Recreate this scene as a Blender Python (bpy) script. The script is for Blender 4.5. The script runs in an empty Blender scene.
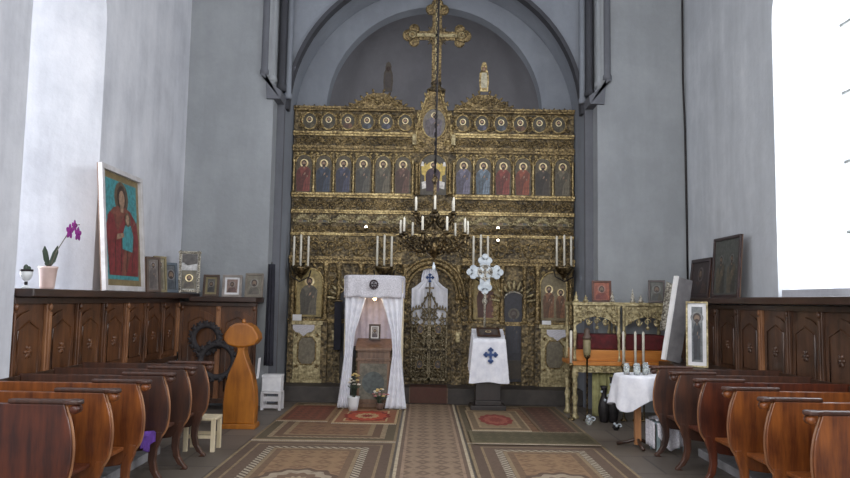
import bpy, math, random
from mathutils import Vector, Matrix
R = math.radians
PI = math.pi
rnd = random.Random(7)
scene = bpy.context.scene
COL = scene.collection

# ------------------------------------------------------------------ camera
F, CX, CY, EYE = 720.0, 425.0, 239.0, 1.65
PITCH, ROLL = math.atan(61.5 / F), 0.0165
_f = Vector((0, math.cos(PITCH), math.sin(PITCH)))
_u0 = Vector((0, -math.sin(PITCH), math.cos(PITCH)))
_r0 = Vector((1, 0, 0))
CR = _r0 * math.cos(ROLL) + _u0 * math.sin(ROLL)
CU = _u0 * math.cos(ROLL) - _r0 * math.sin(ROLL)
cam_data = bpy.data.cameras.new('camera')
cam = bpy.data.objects.new('camera', cam_data)
COL.objects.link(cam)
cam_data.sensor_width = 36
cam_data.lens = 36 * F / 850
cam_data.clip_start = 0.05
M3 = Matrix((CR, CU, -_f)).transposed()
cam.matrix_world = Matrix.Translation((0, 0, EYE)) @ M3.to_4x4()
scene.camera = cam


def at(px, py, Y):
    d = _f + CR * ((px - CX) / F) + CU * ((CY - py) / F)
    t = Y / d.y
    return Vector((d.x * t, Y, EYE + d.z * t))


def on_floor(px, py, z=0.0):
    d = _f + CR * ((px - CX) / F) + CU * ((CY - py) / F)
    t = (z - EYE) / d.z
    return Vector((d.x * t, d.y * t, z))


# ------------------------------------------------------------------ materials
def lin(c):
    def g(v):
        v /= 255.0
        return v / 12.92 if v <= 0.04045 else ((v + 0.055) / 1.055) ** 2.4
    return (g(c[0]), g(c[1]), g(c[2]), 1.0)


class NT:
    def __init__(s, m):
        m.use_nodes = True
        s.t = m.node_tree
        s.t.nodes.clear()
        s.out = s.n('ShaderNodeOutputMaterial')

    def n(s, kind, **kw):
        nd = s.t.nodes.new(kind)
        for k, v in kw.items():
            setattr(nd, k, v)
        return nd

    def l(s, a, b):
        s.t.links.new(a, b)

    def inp(s, sock, v):
        if isinstance(v, bpy.types.NodeSocket):
            s.l(v, sock)
        else:
            sock.default_value = v

    def math(s, op, a, b=0.0, clamp=False):
        nd = s.n('ShaderNodeMath', operation=op)
        nd.use_clamp = clamp
        s.inp(nd.inputs[0], a)
        s.inp(nd.inputs[1], b)
        return nd.outputs[0]

    def mix(s, f, a, b):
        nd = s.n('ShaderNodeMix', data_type='RGBA')
        s.inp(nd.inputs[0], f)
        s.inp(nd.inputs[6], a)
        s.inp(nd.inputs[7], b)
        return nd.outputs[2]

    def noise(s, vec, scale, detail=4, rough=0.6):
        nd = s.n('ShaderNodeTexNoise')
        nd.inputs['Scale'].default_value = scale
        nd.inputs['Detail'].default_value = detail
        nd.inputs['Roughness'].default_value = rough
        s.l(vec, nd.inputs['Vector'])
        return nd.outputs['Fac']

    def ramp(s, f, stops, const=False):
        nd = s.n('ShaderNodeValToRGB')
        cr = nd.color_ramp
        cr.interpolation = 'CONSTANT' if const else 'LINEAR'
        while len(cr.elements) < len(stops):
            cr.elements.new(0.5)
        for e, (p, c) in zip(cr.elements, stops):
            e.position = p
        for e, (p, c) in zip(cr.elements, stops):
            e.color = c
        s.l(f, nd.inputs[0])
        return nd.outputs[0]

    def coords(s, kind='Object', scale=(1, 1, 1)):
        tc = s.n('ShaderNodeTexCoord')
        mp = s.n('ShaderNodeMapping')
        mp.inputs['Scale'].default_value = scale
        s.l(tc.outputs[kind], mp.inputs['Vector'])
        return mp.outputs[0]

    def bsdf(s, color, rough=0.6, metal=0.0, bump=None, bstr=0.3, bdist=0.01, spec=0.5, coat=0.0):
        b = s.n('ShaderNodeBsdfPrincipled')
        s.inp(b.inputs['Base Color'], color)
        s.inp(b.inputs['Roughness'], rough)
        s.inp(b.inputs['Metallic'], metal)
        b.inputs['Specular IOR Level'].default_value = spec
        b.inputs['Coat Weight'].default_value = coat
        if bump is not None:
            bp = s.n('ShaderNodeBump')
            bp.inputs['Strength'].default_value = bstr
            bp.inputs['Distance'].default_value = bdist
            s.l(bump, bp.inputs['Height'])
            s.l(bp.outputs[0], b.inputs['Normal'])
        s.l(b.outputs[0], s.out.inputs[0])
        return b


_cache = {}


def mat(name, c1, c2=None, scale=6.0, rough=0.6, metal=0.0, bump=0.0, stretch=(1, 1, 1), detail=4, spec=0.5, coat=0.0, lo=0.35, hi=0.65, coords='Object'):
    if name in _cache:
        return _cache[name]
    m = bpy.data.materials.new(name)
    _cache[name] = m
    t = NT(m)
    if c2 is None:
        c2 = tuple(v * 0.8 for v in c1)
    v = t.coords(coords, stretch)
    f = t.noise(v, scale, detail)
    col = t.ramp(f, [(lo, lin(c1)), (hi, lin(c2))])
    t.bsdf(col, rough, metal, f if bump else None, bump, 0.01, spec, coat)
    m.diffuse_color = lin(c1)
    return m


def paint(c, k=0.72):
    g = sum(c) / 3.0
    c = tuple(int(v * .78 + (g * .9 + 8) * .22) for v in c)
    return mat('paint_%d_%d_%d' % tuple(int(x) for x in c), c, tuple(v * k for v in c), scale=18, rough=0.55)


def emit(name, c, strength):
    if name in _cache:
        return _cache[name]
    m = bpy.data.materials.new(name)
    _cache[name] = m
    t = NT(m)
    e = t.n('ShaderNodeEmission')
    e.inputs[0].default_value = lin(c)
    e.inputs[1].default_value = strength
    t.l(e.outputs[0], t.out.inputs[0])
    return m


def plaster(name, c1, c2, c3, streak=1.0):
    m = bpy.data.materials.new(name)
    t = NT(m)
    v = t.coords('Object')
    vs = t.coords('Object', (2.2, 2.2, 0.35))
    a = t.noise(v, 0.9, 6, 0.65)
    b = t.noise(vs, 1.6, 5, 0.6)
    c = t.noise(v, 14, 4, 0.6)
    f = t.math('ADD', t.math('MULTIPLY', a, 0.55), t.math('MULTIPLY', b, 0.45 * streak))
    col = t.ramp(f, [(0.36, lin(c1)), (0.5, lin(c2)), (0.64, lin(c3))])
    col = t.mix(t.math('MULTIPLY', c, 0.16), col, lin(tuple(x * 0.72 for x in c1)))
    t.bsdf(col, 0.92, 0, t.math('ADD', c, t.math('MULTIPLY', a, 3.0)), 0.25, 0.02, 0.2)
    return m


def glass_mat():
    m = bpy.data.materials.new('window_glass')
    t = NT(m)
    a = t.n('ShaderNodeBsdfTransparent')
    a.inputs[0].default_value = (0.95, 0.97, 1, 1)
    b = t.n('ShaderNodeBsdfGlossy')
    b.inputs['Roughness'].default_value = 0.05
    mx = t.n('ShaderNodeMixShader')
    mx.inputs[0].default_value = 0.08
    t.l(a.outputs[0], mx.inputs[1])
    t.l(b.outputs[0], mx.inputs[2])
    t.l(mx.outputs[0], t.out.inputs[0])
    return m


def clear_glass():
    m = bpy.data.materials.new('clear_glass')
    t = NT(m)
    b = t.bsdf((0.9, 0.95, 0.97, 1), 0.05, 0)
    b.inputs['Transmission Weight'].default_value = 0.85
    b.inputs['IOR'].default_value = 1.3
    return m


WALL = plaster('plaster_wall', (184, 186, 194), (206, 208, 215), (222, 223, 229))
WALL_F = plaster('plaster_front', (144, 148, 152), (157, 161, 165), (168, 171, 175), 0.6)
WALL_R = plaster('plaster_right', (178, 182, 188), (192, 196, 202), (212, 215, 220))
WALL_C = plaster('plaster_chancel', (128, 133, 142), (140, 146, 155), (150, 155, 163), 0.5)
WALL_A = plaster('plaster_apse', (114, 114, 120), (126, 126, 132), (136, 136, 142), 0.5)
ARCH_SHADE = plaster('plaster_arch_shade', (66, 67, 72), (76, 77, 83), (86, 88, 94), 0.5)  # shadow of the arch soffit painted as a dark plaster tone
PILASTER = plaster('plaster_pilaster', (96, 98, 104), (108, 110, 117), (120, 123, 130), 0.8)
SILL = plaster('plaster_sill', (170, 172, 180), (186, 188, 196), (198, 200, 206))
GLASS = glass_mat()
CLEAR = clear_glass()


def gold_mat(name, hi_c, mid_c, lo_c, scale=22, rough=0.42, metal=0.75, bump=0.6):
    m = bpy.data.materials.new(name)
    t = NT(m)
    v = t.coords('Object')
    a = t.noise(v, scale, 5, 0.7)
    b = t.noise(v, 3.0, 3, 0.5)
    f = t.math('ADD', t.math('MULTIPLY', a, 0.7), t.math('MULTIPLY', b, 0.3))
    vo = t.n('ShaderNodeTexVoronoi')
    vo.feature = 'SMOOTH_F1'
    vo.inputs['Scale'].default_value = scale * 1.5
    t.l(v, vo.inputs['Vector'])
    f = t.math('SUBTRACT', t.math('ADD', f, .12), t.math('MULTIPLY', vo.outputs['Distance'], .30))
    col = t.ramp(f, [(0.36, lin(lo_c)), (0.5, lin(mid_c)), (0.63, lin(hi_c))])
    t.bsdf(col, rough, metal, t.math('SUBTRACT', t.math('MULTIPLY', a, .6), vo.outputs['Distance']), bump, 0.03)
    return m


GOLD_D = gold_mat('gilt_dark', (156, 136, 98), (100, 87, 63), (52, 45, 36), 15, 0.55, 0.4, 0.9)
GOLD = gold_mat('gilt_wood', (188, 163, 114), (132, 113, 77), (72, 60, 43), 26, 0.42, 0.6)
GOLD_B = gold_mat('gilt_bright', (216, 194, 140), (160, 138, 92), (92, 77, 52), 22, 0.38, 0.6, 0.4)
GOLD_P = gold_mat('gilt_pale', (202, 188, 148), (164, 150, 110), (108, 96, 68), 16, 0.5, 0.3, 0.3)
BRONZE = gold_mat('bronze', (140, 120, 84), (78, 66, 46), (32, 27, 22), 20, 0.35, 0.85, 0.2)
IRON = mat('dark_iron', (30, 28, 30), (48, 44, 44), 20, 0.5, 0.6)
SILVER = gold_mat('silver_relief', (226, 220, 204), (178, 172, 158), (98, 92, 84), 34, 0.35, 0.6, 0.6)
SILVER_W = mat('silver_white', (206, 214, 220), (166, 176, 186), 12, 0.45, 0.2)


def wood(name, dark, light, stretch=(9, 9, 1.0), rough=0.38, coat=0.15, scale=2.0):
    m = bpy.data.materials.new(name)
    t = NT(m)
    v = t.coords('Object', stretch)
    a = t.noise(v, scale, 6, 0.62)
    b = t.noise(t.coords('Object'), 2.2, 3, 0.5)
    f = t.math('ADD', t.math('MULTIPLY', a, 0.6), t.math('MULTIPLY', b, 0.4))
    col = t.ramp(f, [(0.38, lin(dark)), (0.62, lin(light))])
    t.bsdf(col, rough, 0, a, 0.2, 0.004, 0.5, coat)
    return m


W_LEFT = wood('stall_wood_red', (46, 18, 12), (96, 44, 22))
W_RIGHT = wood('stall_wood_orange', (78, 36, 16), (144, 80, 32))
W_MID = wood('stall_wood_mid', (40, 21, 15), (82, 46, 28), rough=.5)
W_DARK = wood('stall_wood_dark', (36, 23, 17), (68, 45, 32))
BLACKWOOD = wood('black_wood', (26, 22, 22), (46, 38, 36))
W_BACK_L = wood('stall_back_left', (50, 29, 18), (104, 64, 36), (8, 8, 1.2))
W_BACK_R = wood('stall_back_right', (50, 33, 24), (94, 64, 46), (8, 8, 1.2))
W_EDGE = wood('stall_edge_wood', (104, 64, 40), (158, 110, 74))
W_SHELF = wood('shelf_wood', (38, 24, 18), (64, 42, 32), (1, 1, 8))
W_ORANGE = wood('orange_wood', (120, 66, 12), (166, 100, 26), (6, 6, 1.0))
W_HONEY = wood('honey_wood', (168, 96, 34), (204, 134, 60), (1.0, 8, 8))
W_PALE = wood('pale_wood', (196, 180, 146), (224, 210, 180))
W_BROWN = wood('brown_wood', (84, 60, 44), (128, 96, 74))
CLOTH_W = mat('white_cloth', (226, 226, 232), (204, 205, 214), 9, 0.9, bump=0.1)
LACE_W = mat('white_lace', (214, 212, 218), (176, 174, 182), 60, 0.9, bump=0.4)
CANDLE = mat('candle_wax', (226, 222, 208), (206, 200, 186), 10, 0.55)
BLACK = mat('black_cloth', (20, 20, 30), (34, 34, 46), 8, 0.85)
BLUE_X = mat('blue_embroidery', (60, 84, 132), (42, 60, 104), 30, 0.8)
RED_V = mat('red_velvet', (92, 22, 26), (62, 14, 18), 10, 0.85)
LEAF = mat('leaf_green', (58, 74, 58), (36, 50, 40), 12, 0.5)
WHITE_P = mat('white_paper', (226, 226, 228), (208, 208, 212), 8, 0.8)


def stone_floor():
    m = bpy.data.materials.new('stone_floor')
    t = NT(m)
    v = t.coords('Object')
    br = t.n('ShaderNodeTexBrick')
    br.inputs['Scale'].default_value = 1.0
    br.inputs['Brick Width'].default_value = 0.8
    br.inputs['Row Height'].default_value = 0.8
    br.inputs['Mortar Size'].default_value = 0.012
    br.inputs['Color1'].default_value = lin((106, 97, 87))
    br.inputs['Color2'].default_value = lin((92, 84, 76))
    br.inputs['Mortar'].default_value = lin((52, 49, 47))
    t.l(v, br.inputs['Vector'])
    a = t.noise(v, 3, 6, 0.7)
    col = t.mix(t.math('MULTIPLY', a, 0.6), br.outputs[0], lin((76, 68, 62)))
    t.bsdf(col, 0.55, 0, a, 0.2, 0.01)
    return m


FLOOR = stone_floor()


def carpet_mat(name, W, L, bands, field, motif=None, medallion=None, dash=None, sides_only=False):
    """bands: [(distance from the edge in m, colour)] outermost first; field: colour inside."""
    def lin(c):
        return globals()['lin']((c[0] * .97, c[1] * .95, c[2] * .91))
    m = bpy.data.materials.new(name)
    t = NT(m)
    tc = t.n('ShaderNodeTexCoord')
    sp = t.n('ShaderNodeSeparateXYZ')
    t.l(tc.outputs['Generated'], sp.inputs[0])
    X, Y = sp.outputs[0], sp.outputs[1]
    xm, ym = t.math('MULTIPLY', X, W), t.math('MULTIPLY', Y, L)
    dx = t.math('MINIMUM', xm, t.math('SUBTRACT', W, xm))
    dy = t.math('MINIMUM', ym, t.math('SUBTRACT', L, ym))
    d = dx if sides_only else t.math('MINIMUM', dx, dy)
    top = bands[-1][0] + 0.0001
    stops = [(0.0, lin(bands[0][1]))]
    for i in range(1, len(bands)):
        stops.append((bands[i - 1][0], lin(bands[i][1])))
    stops.append((bands[-1][0], lin(field)))
    col = t.ramp(d, stops, True)
    inside = t.math('GREATER_THAN', d, top)
    if dash:
        d0, d1, c, per = dash
        band = t.math('MULTIPLY', t.math('GREATER_THAN', d, d0), t.math('LESS_THAN', d, d1))
        along = t.math('LESS_THAN', t.math('FRACT', t.math('DIVIDE', t.math('ADD', xm, ym), per)), 0.55)
        col = t.mix(t.math('MULTIPLY', band, along), col, lin(c))
    if motif:
        c, sx, sy, size = motif
        fx = t.math('ABSOLUTE', t.math('SUBTRACT', t.math('FRACT', t.math('DIVIDE', xm, sx)), 0.5))
        fy = t.math('ABSOLUTE', t.math('SUBTRACT', t.math('FRACT', t.math('DIVIDE', ym, sy)), 0.5))
        s1 = t.math('ADD', fx, fy)
        mk = t.math('MULTIPLY', t.math('LESS_THAN', s1, size), t.math('GREATER_THAN', s1, size * 0.35))
        mk = t.math('MULTIPLY', mk, inside)
        col = t.mix(t.math('MULTIPLY', mk, 0.75), col, lin(c))
    if medallion:
        a, b, rings = medallion
        ex = t.math('DIVIDE', t.math('SUBTRACT', xm, W / 2), a)
        ey = t.math('DIVIDE', t.math('SUBTRACT', ym, L / 2), b)
        rr = t.math('SQRT', t.math('ADD', t.math('MULTIPLY', ex, ex), t.math('MULTIPLY', ey, ey)))
        ang = t.math('ARCTAN2', ey, ex)
        rr = t.math('ADD', rr, t.math('MULTIPLY', t.math('SINE', t.math('MULTIPLY', ang, 12.0)), 0.05))
        for r_, c in rings:
            col = t.mix(t.math('LESS_THAN', rr, r_), col, lin(c))
    nz = t.noise(t.coords('Object'), 9, 5, 0.7)
    vo = t.n('ShaderNodeTexVoronoi')
    vo.inputs['Scale'].default_value = 16
    t.l(t.coords('Object'), vo.inputs['Vector'])
    col = t.mix(t.math('MULTIPLY', t.math('LESS_THAN', vo.outputs['Distance'], 0.3), 0.3), col, lin((60, 52, 48)))
    fine = t.noise(t.coords('Object'), 160, 2, 0.5)
    col = t.mix(t.math('ADD', t.math('MULTIPLY', nz, 0.6), .04), col, lin((88, 76, 66)))
    t.bsdf(col, 0.95, 0, fine, 0.4, 0.004, 0.1)
    return m


# ------------------------------------------------------------------ mesh builder
class MB:
    def __init__(s):
        s.v, s.f, s.m, s.sm = [], [], [], []
        s.M = Matrix()
        s.mi = 0

    def add(s, verts, faces, smooth=False):
        b = len(s.v)
        s.v.extend([s.M @ Vector(p) for p in verts])
        for fc in faces:
            s.f.append(tuple(b + i for i in fc))
            s.m.append(s.mi)
            s.sm.append(smooth)
        return s

    def box(s, x0, x1, y0, y1, z0, z1):
        return s.add([(x0, y0, z0), (x1, y0, z0), (x1, y1, z0), (x0, y1, z0), (x0, y0, z1), (x1, y0, z1), (x1, y1, z1), (x0, y1, z1)],
                     [(0, 3, 2, 1), (4, 5, 6, 7), (0, 1, 5, 4), (1, 2, 6, 5), (2, 3, 7, 6), (3, 0, 4, 7)])

    def prism(s, poly, a, b, axis='y', smooth=False):
        n = len(poly)
        def p(u, w, k):
            return (u, k, w) if axis == 'y' else ((k, u, w) if axis == 'x' else (u, w, k))
        vs = [p(u, w, a) for u, w in poly] + [p(u, w, b) for u, w in poly]
        s.add(vs, [tuple(range(n)), tuple(range(2 * n - 1, n - 1, -1))])
        base = len(s.v) - 2 * n
        for i in range(n):
            j = (i + 1) % n
            s.f.append((base + i, base + j, base + n + j, base + n + i))
            s.m.append(s.mi)
            s.sm.append(smooth)
        return s

    def flat(s, poly, y):
        return s.add([(u, y, w) for u, w in poly], [tuple(range(len(poly)))])

    def tube(s, pts, r, n=6, closed=False, caps=True):
        pts = [Vector(p) for p in pts]
        k = len(pts)
        rs = list(r) if isinstance(r, (list, tuple)) else [r] * k
        tan = []
        for i in range(k):
            a = pts[(i - 1) % k] if closed or i > 0 else pts[i]
            b = pts[(i + 1) % k] if closed or i < k - 1 else pts[i]
            d = b - a
            tan.append(d.normalized() if d.length > 1e-9 else Vector((0, 0, 1)))
        up = Vector((0, 0, 1)) if abs(tan[0].z) < 0.9 else Vector((1, 0, 0))
        nrm = (up - tan[0] * up.dot(tan[0])).normalized()
        vs = []
        for i in range(k):
            nrm = nrm - tan[i] * nrm.dot(tan[i])
            nrm = nrm.normalized() if nrm.length > 1e-9 else tan[i].orthogonal().normalized()
            bn = tan[i].cross(nrm)
            for j in range(n):
                a = 2 * PI * j / n
                vs.append(pts[i] + (nrm * math.cos(a) + bn * math.sin(a)) * rs[i])
        fs = []
        for i in range(k if closed else k - 1):
            i2 = (i + 1) % k
            for j in range(n):
                j2 = (j + 1) % n
                fs.append((i * n + j, i * n + j2, i2 * n + j2, i2 * n + j))
        if caps and not closed:
            fs.append(tuple(range(n - 1, -1, -1)))
            fs.append(tuple((k - 1) * n + j for j in range(n)))
        return s.add(vs, fs, True)

    def lathe(s, prof, n=16, c=(0, 0, 0), smooth=True):
        vs, fs = [], []
        k = len(prof)
        for r_, z in prof:
            for j in range(n):
                a = 2 * PI * j / n
                vs.append((c[0] + r_ * math.cos(a), c[1] + r_ * math.sin(a), c[2] + z))
        for i in range(k - 1):
            for j in range(n):
                j2 = (j + 1) % n
                fs.append((i * n + j, i * n + j2, (i + 1) * n + j2, (i + 1) * n + j))
        fs.append(tuple(range(n - 1, -1, -1)))
        fs.append(tuple((k - 1) * n + j for j in range(n)))
        return s.add(vs, fs, smooth)

    def ball(s, c, r, n=8, k=5):
        rx, ry, rz = r if isinstance(r, (list, tuple)) else (r, r, r)
        vs, fs = [], []
        for i in range(k + 1):
            t = PI * i / k
            rad = max(math.sin(t), 0.02)
            for j in range(n):
                a = 2 * PI * j / n
                vs.append((c[0] + rx * rad * math.cos(a), c[1] + ry * rad * math.sin(a), c[2] - rz * math.cos(t)))
        for i in range(k):
            for j in range(n):
                j2 = (j + 1) % n
                fs.append((i * n + j, i * n + j2, (i + 1) * n + j2, (i + 1) * n + j))
        return s.add(vs, fs, True)

    def sheet(s, fn, nu, nv, smooth=True):
        vs = [fn(i / nu, j / nv) for j in range(nv + 1) for i in range(nu + 1)]
        fs = [(j * (nu + 1) + i, j * (nu + 1) + i + 1, (j + 1) * (nu + 1) + i + 1, (j + 1) * (nu + 1) + i) for j in range(nv) for i in range(nu)]
        return s.add(vs, fs, smooth)

    def build(s, name, mats, parent=None, bevel=0.0, thick=0.0):
        me = bpy.data.meshes.new(name)
        me.from_pydata([tuple(v) for v in s.v], [], s.f)
        me.polygons.foreach_set('material_index', s.m)
        me.polygons.foreach_set('use_smooth', s.sm)
        for x in (mats if isinstance(mats, (list, tuple)) else [mats]):
            me.materials.append(x)
        me.update()
        import bmesh
        bm = bmesh.new()
        bm.from_mesh(me)
        bmesh.ops.recalc_face_normals(bm, faces=bm.faces)
        bm.to_mesh(me)
        bm.free()
        o = bpy.data.objects.new(name, me)
        COL.objects.link(o)
        if parent is not None:
            o.parent = parent
        if thick:
            md = o.modifiers.new('solid', 'SOLIDIFY')
            md.thickness = thick
        if bevel:
            md = o.modifiers.new('bevel', 'BEVEL')
            md.width = bevel
            md.segments = 2
            md.limit_method = 'ANGLE'
        return o


def tag(o, label, cat, group=None, kind=None):
    if label:
        o['label'] = label
    if cat:
        o['category'] = cat
    if group:
        o['group'] = group
    if kind:
        o['kind'] = kind
    return o


def thing(name, label, cat, loc=(0, 0, 0), rz=0.0, group=None, rx=0.0, ry=0.0):
    o = bpy.data.objects.new(name, None)
    COL.objects.link(o)
    o.empty_display_size = 0.1
    o.location = loc
    o.rotation_euler = (rx, ry, rz)
    return tag(o, label, cat, group)


def kids(o):
    return [c for c in COL.objects if c.parent == o]


def dup(root, loc, rz=None, label=None, group=None):
    r = root.copy()
    COL.objects.link(r)
    r.location = loc
    if rz is not None:
        r.rotation_euler = (root.rotation_euler[0], root.rotation_euler[1], rz)
    if label:
        r['label'] = label
    if group:
        r['group'] = group
    for ch in kids(root):
        c = ch.copy()
        COL.objects.link(c)
        c.parent = r
        for g in kids(ch):
            d = g.copy()
            COL.objects.link(d)
            d.parent = c
    return r


def struct(mb, name, m, bevel=0.0):
    o = mb.build(name, m, None, bevel)
    o['kind'] = 'structure'
    return o


def circle(cx, cz, rx, rz=None, n=16, a0=0.0, a1=2 * PI, close=False):
    rz = rx if rz is None else rz
    k = n + 1 if close else n
    return [(cx + rx * math.cos(a0 + (a1 - a0) * i / n), cz + rz * math.sin(a0 + (a1 - a0) * i / n)) for i in range(k)]


def arch_poly(x0, x1, z0, zs, n=12):
    cx, r = (x0 + x1) / 2, (x1 - x0) / 2
    return [(x0, z0), (x1, z0)] + circle(cx, zs, r, r, n, 0, PI, True)


# ------------------------------------------------------------------ the room
ZC = 8.6                    # ceiling
XL, XR = -3.80, 4.10        # side walls
YF = 11.2                   # the walls facing the camera
XA = 0.125                  # axis of the church

mb = MB()
mb.box(-5.5, 5.6, -4, 17, -0.2, 0)
struct(mb, 'floor', FLOOR)
mb = MB()
mb.box(-5.5, 5.6, -4, 17, ZC, ZC + 0.2)
struct(mb, 'ceiling', WALL_C)


def wall_with_window(name, xi, xo, y0, y1, wi, wo, sill, spring, m, z1=ZC):
    """wall with an arched, splayed window opening: wi on the room side (xi), wo on the outside (xo)"""
    b = MB()
    outs = []
    for x, (a, e) in ((xi, wi), (xo, wo)):
        r, c = (e - a) / 2, (a + e) / 2
        arc = circle(c, spring, r, r, 24, PI, 0, True)
        b.add([(x, y0, 0), (x, a, 0), (x, a, z1), (x, y0, z1)], [(0, 1, 2, 3)])
        b.add([(x, e, 0), (x, y1, 0), (x, y1, z1), (x, e, z1)], [(0, 1, 2, 3)])
        b.add([(x, a, 0), (x, e, 0), (x, e, sill), (x, a, sill)], [(0, 1, 2, 3)])
        top = [(a, z1)] + arc + [(e, z1)]
        b.add([(x, u, w_) for u, w_ in top], [tuple(range(len(top)))])
        outs.append([(x, a, sill)] + [(x, u, w_) for u, w_ in arc] + [(x, e, sill)])
    n = len(outs[0])
    b.add(outs[0] + outs[1], [(k, (k + 1) % n, n + (k + 1) % n, n + k) for k in range(n)])
    for y in (y0, y1):
        b.add([(xi, y, 0), (xo, y, 0), (xo, y, z1), (xi, y, z1)], [(0, 1, 2, 3)])
    return struct(b, name, m)


WL0, WL1, WR0, WR1 = 6.45, 8.27, 6.1, 8.35
VL0, VL1, VR0, VR1 = 6.40, 7.45, 6.1, 8.2
wall_with_window('wall_left', XL, -4.6, 6.35, YF, (WL0, WL1), (VL0, VL1), 1.6, 4.8, WALL)
mb = MB()
mb.box(-4.6, -3.6, -4, 6.349, 0, ZC)
struct(mb, 'wall_left_pier', WALL)
wall_with_window('wall_right', XR, 4.95, -4, YF, (WR0, WR1), (VR0, VR1), 1.70, 4.95, WALL_R)
mb = MB()
mb.box(-4.6, 4.95, -4.2, -4, 0, ZC)
struct(mb, 'wall_back', WALL)


def window(name, x, y0, y1, sill, spring, sgn):
    o = thing(name, None, None, (0, 0, 0))
    o['kind'] = 'structure'
    c, r = (y0 + y1) / 2, (y1 - y0) / 2
    f = MB()
    out = [(y0, sill), (y1, sill)] + circle(c, spring, r, r, 20, 0, PI, True)
    for i in range(len(out)):
        a, b = out[i], out[(i + 1) % len(out)]
        if (Vector(a) - Vector(b)).length > 1e-4:
            f.tube([(x, a[0], a[1]), (x, b[0], b[1])], 0.035, 6)
    for z in [sill + (spring - sill) * k / 4 for k in range(1, 5)]:
        f.box(x - 0.02, x + 0.02, y0, y1, z - 0.018, z + 0.018)
    f.box(x - 0.02, x + 0.02, c - 0.02, c + 0.02, sill, spring + r)
    f.build('window_frame', mat('window_paint', (150, 152, 150), (120, 124, 120), 8, 0.6), o)
    p = MB()
    p.prism(out, x + 0.005, x + 0.012, 'x')
    p.build('pane', GLASS, o)
    return o


window('window_1', -4.56, VL0, VL1, 1.6, 4.8, 1)
window('window_2', 4.86, WR0, WR1, 1.70, 4.95, -1)
mb = MB()
mb.prism([(XR - .035, 1.70), (4.84, 1.70), (4.84, 1.90), (XR + .03, 1.845), (XR - .035, 1.835)], WR0 + .002, VR1 - 0.002)
struct(mb, 'trim_1', SILL)
mb = MB()
mb.prism([(XL + .004, WL0 + .01), (XL + .004, WL1 - .01), (-4.5, VL1 - .0), (-4.5, VL0 + .01)], 1.602, 1.66, 'z')
struct(mb, 'trim_2', SILL)

# front walls left and right of the chancel opening
OX0, OX1 = -2.44, 2.70
mb = MB()
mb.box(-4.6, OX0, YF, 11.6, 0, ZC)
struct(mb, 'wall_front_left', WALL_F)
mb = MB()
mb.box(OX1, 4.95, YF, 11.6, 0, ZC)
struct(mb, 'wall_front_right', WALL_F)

# chancel arch
CH, ZS = 2.45, 4.74
mb = MB()
mb.box(-3.2, XA - CH, 11.6, 12.45, 0, ZS)
mb.box(XA + CH, 3.6, 11.6, 12.45, 0, ZS)
arc = circle(XA, ZS, CH, CH, 40, PI, 0, True)
mb.prism([(-3.2, ZS), ] + arc + [(3.6, ZS), (3.6, ZC), (-3.2, ZC)], 11.6, 12.449)
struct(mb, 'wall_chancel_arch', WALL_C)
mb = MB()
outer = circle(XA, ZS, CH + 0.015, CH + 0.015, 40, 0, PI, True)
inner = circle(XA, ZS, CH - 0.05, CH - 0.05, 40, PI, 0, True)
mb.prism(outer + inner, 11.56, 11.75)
struct(mb, 'trim_3', ARCH_SHADE)
# lower pilaster faces (shade put into the colour) and clustered shafts above them
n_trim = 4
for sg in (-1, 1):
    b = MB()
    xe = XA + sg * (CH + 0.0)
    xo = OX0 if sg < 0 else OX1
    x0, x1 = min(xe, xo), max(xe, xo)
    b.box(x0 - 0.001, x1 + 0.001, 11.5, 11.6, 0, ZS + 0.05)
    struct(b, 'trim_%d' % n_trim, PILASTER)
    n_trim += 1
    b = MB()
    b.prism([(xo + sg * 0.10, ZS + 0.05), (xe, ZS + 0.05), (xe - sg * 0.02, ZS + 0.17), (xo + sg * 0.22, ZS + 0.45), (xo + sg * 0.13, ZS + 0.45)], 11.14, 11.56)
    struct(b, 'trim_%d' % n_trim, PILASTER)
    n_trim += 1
    for k, (dx, yy, rr, mm) in enumerate([(0.16, 11.20, 0.055, PILASTER), (0.05, 11.26, 0.065, WALL_F), (-0.08, 11.40, 0.06, ARCH_SHADE), (-0.17, 11.5, 0.05, WALL_C)]):  # dark shaft tones stand for the shade between the ribs
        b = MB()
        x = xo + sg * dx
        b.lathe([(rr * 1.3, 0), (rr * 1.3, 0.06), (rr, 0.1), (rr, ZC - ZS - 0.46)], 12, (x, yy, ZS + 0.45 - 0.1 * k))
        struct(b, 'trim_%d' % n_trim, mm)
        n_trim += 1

# sanctuary behind
mb = MB()
R2, Z2 = 1.90, 4.97
arc = circle(XA, Z2, R2, R2, 40, PI, 0, True)
mb.prism([(-3.2, 0), (XA - R2, 0)] + arc + [(XA + R2, 0), (3.6, 0), (3.6, ZC), (-3.2, ZC)], 12.451, 12.75)
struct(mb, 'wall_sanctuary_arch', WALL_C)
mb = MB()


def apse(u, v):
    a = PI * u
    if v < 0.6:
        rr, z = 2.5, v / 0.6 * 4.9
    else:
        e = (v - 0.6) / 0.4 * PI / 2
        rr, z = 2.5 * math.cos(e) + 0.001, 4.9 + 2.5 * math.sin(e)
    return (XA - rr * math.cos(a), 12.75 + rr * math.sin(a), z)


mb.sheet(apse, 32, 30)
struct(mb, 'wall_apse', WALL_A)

# raised step before the icon screen
mb = MB()
mb.box(XA - CH + 0.002, XA + CH - 0.002, 11.7, 12.7, 0, 0.25)
o = struct(mb, 'floor_altar_step', mat('step_stone', (66, 60, 56), (48, 44, 42), 5, .7), 0.01)

# ------------------------------------------------------------------ painted pictures
SKIN = paint((170, 130, 100))
HAIR = paint((64, 44, 36))
HALO = gold_mat('halo_gold', (244, 230, 190), (226, 206, 154), (180, 154, 104), 10, 0.4, 0.3, 0.1)


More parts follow.
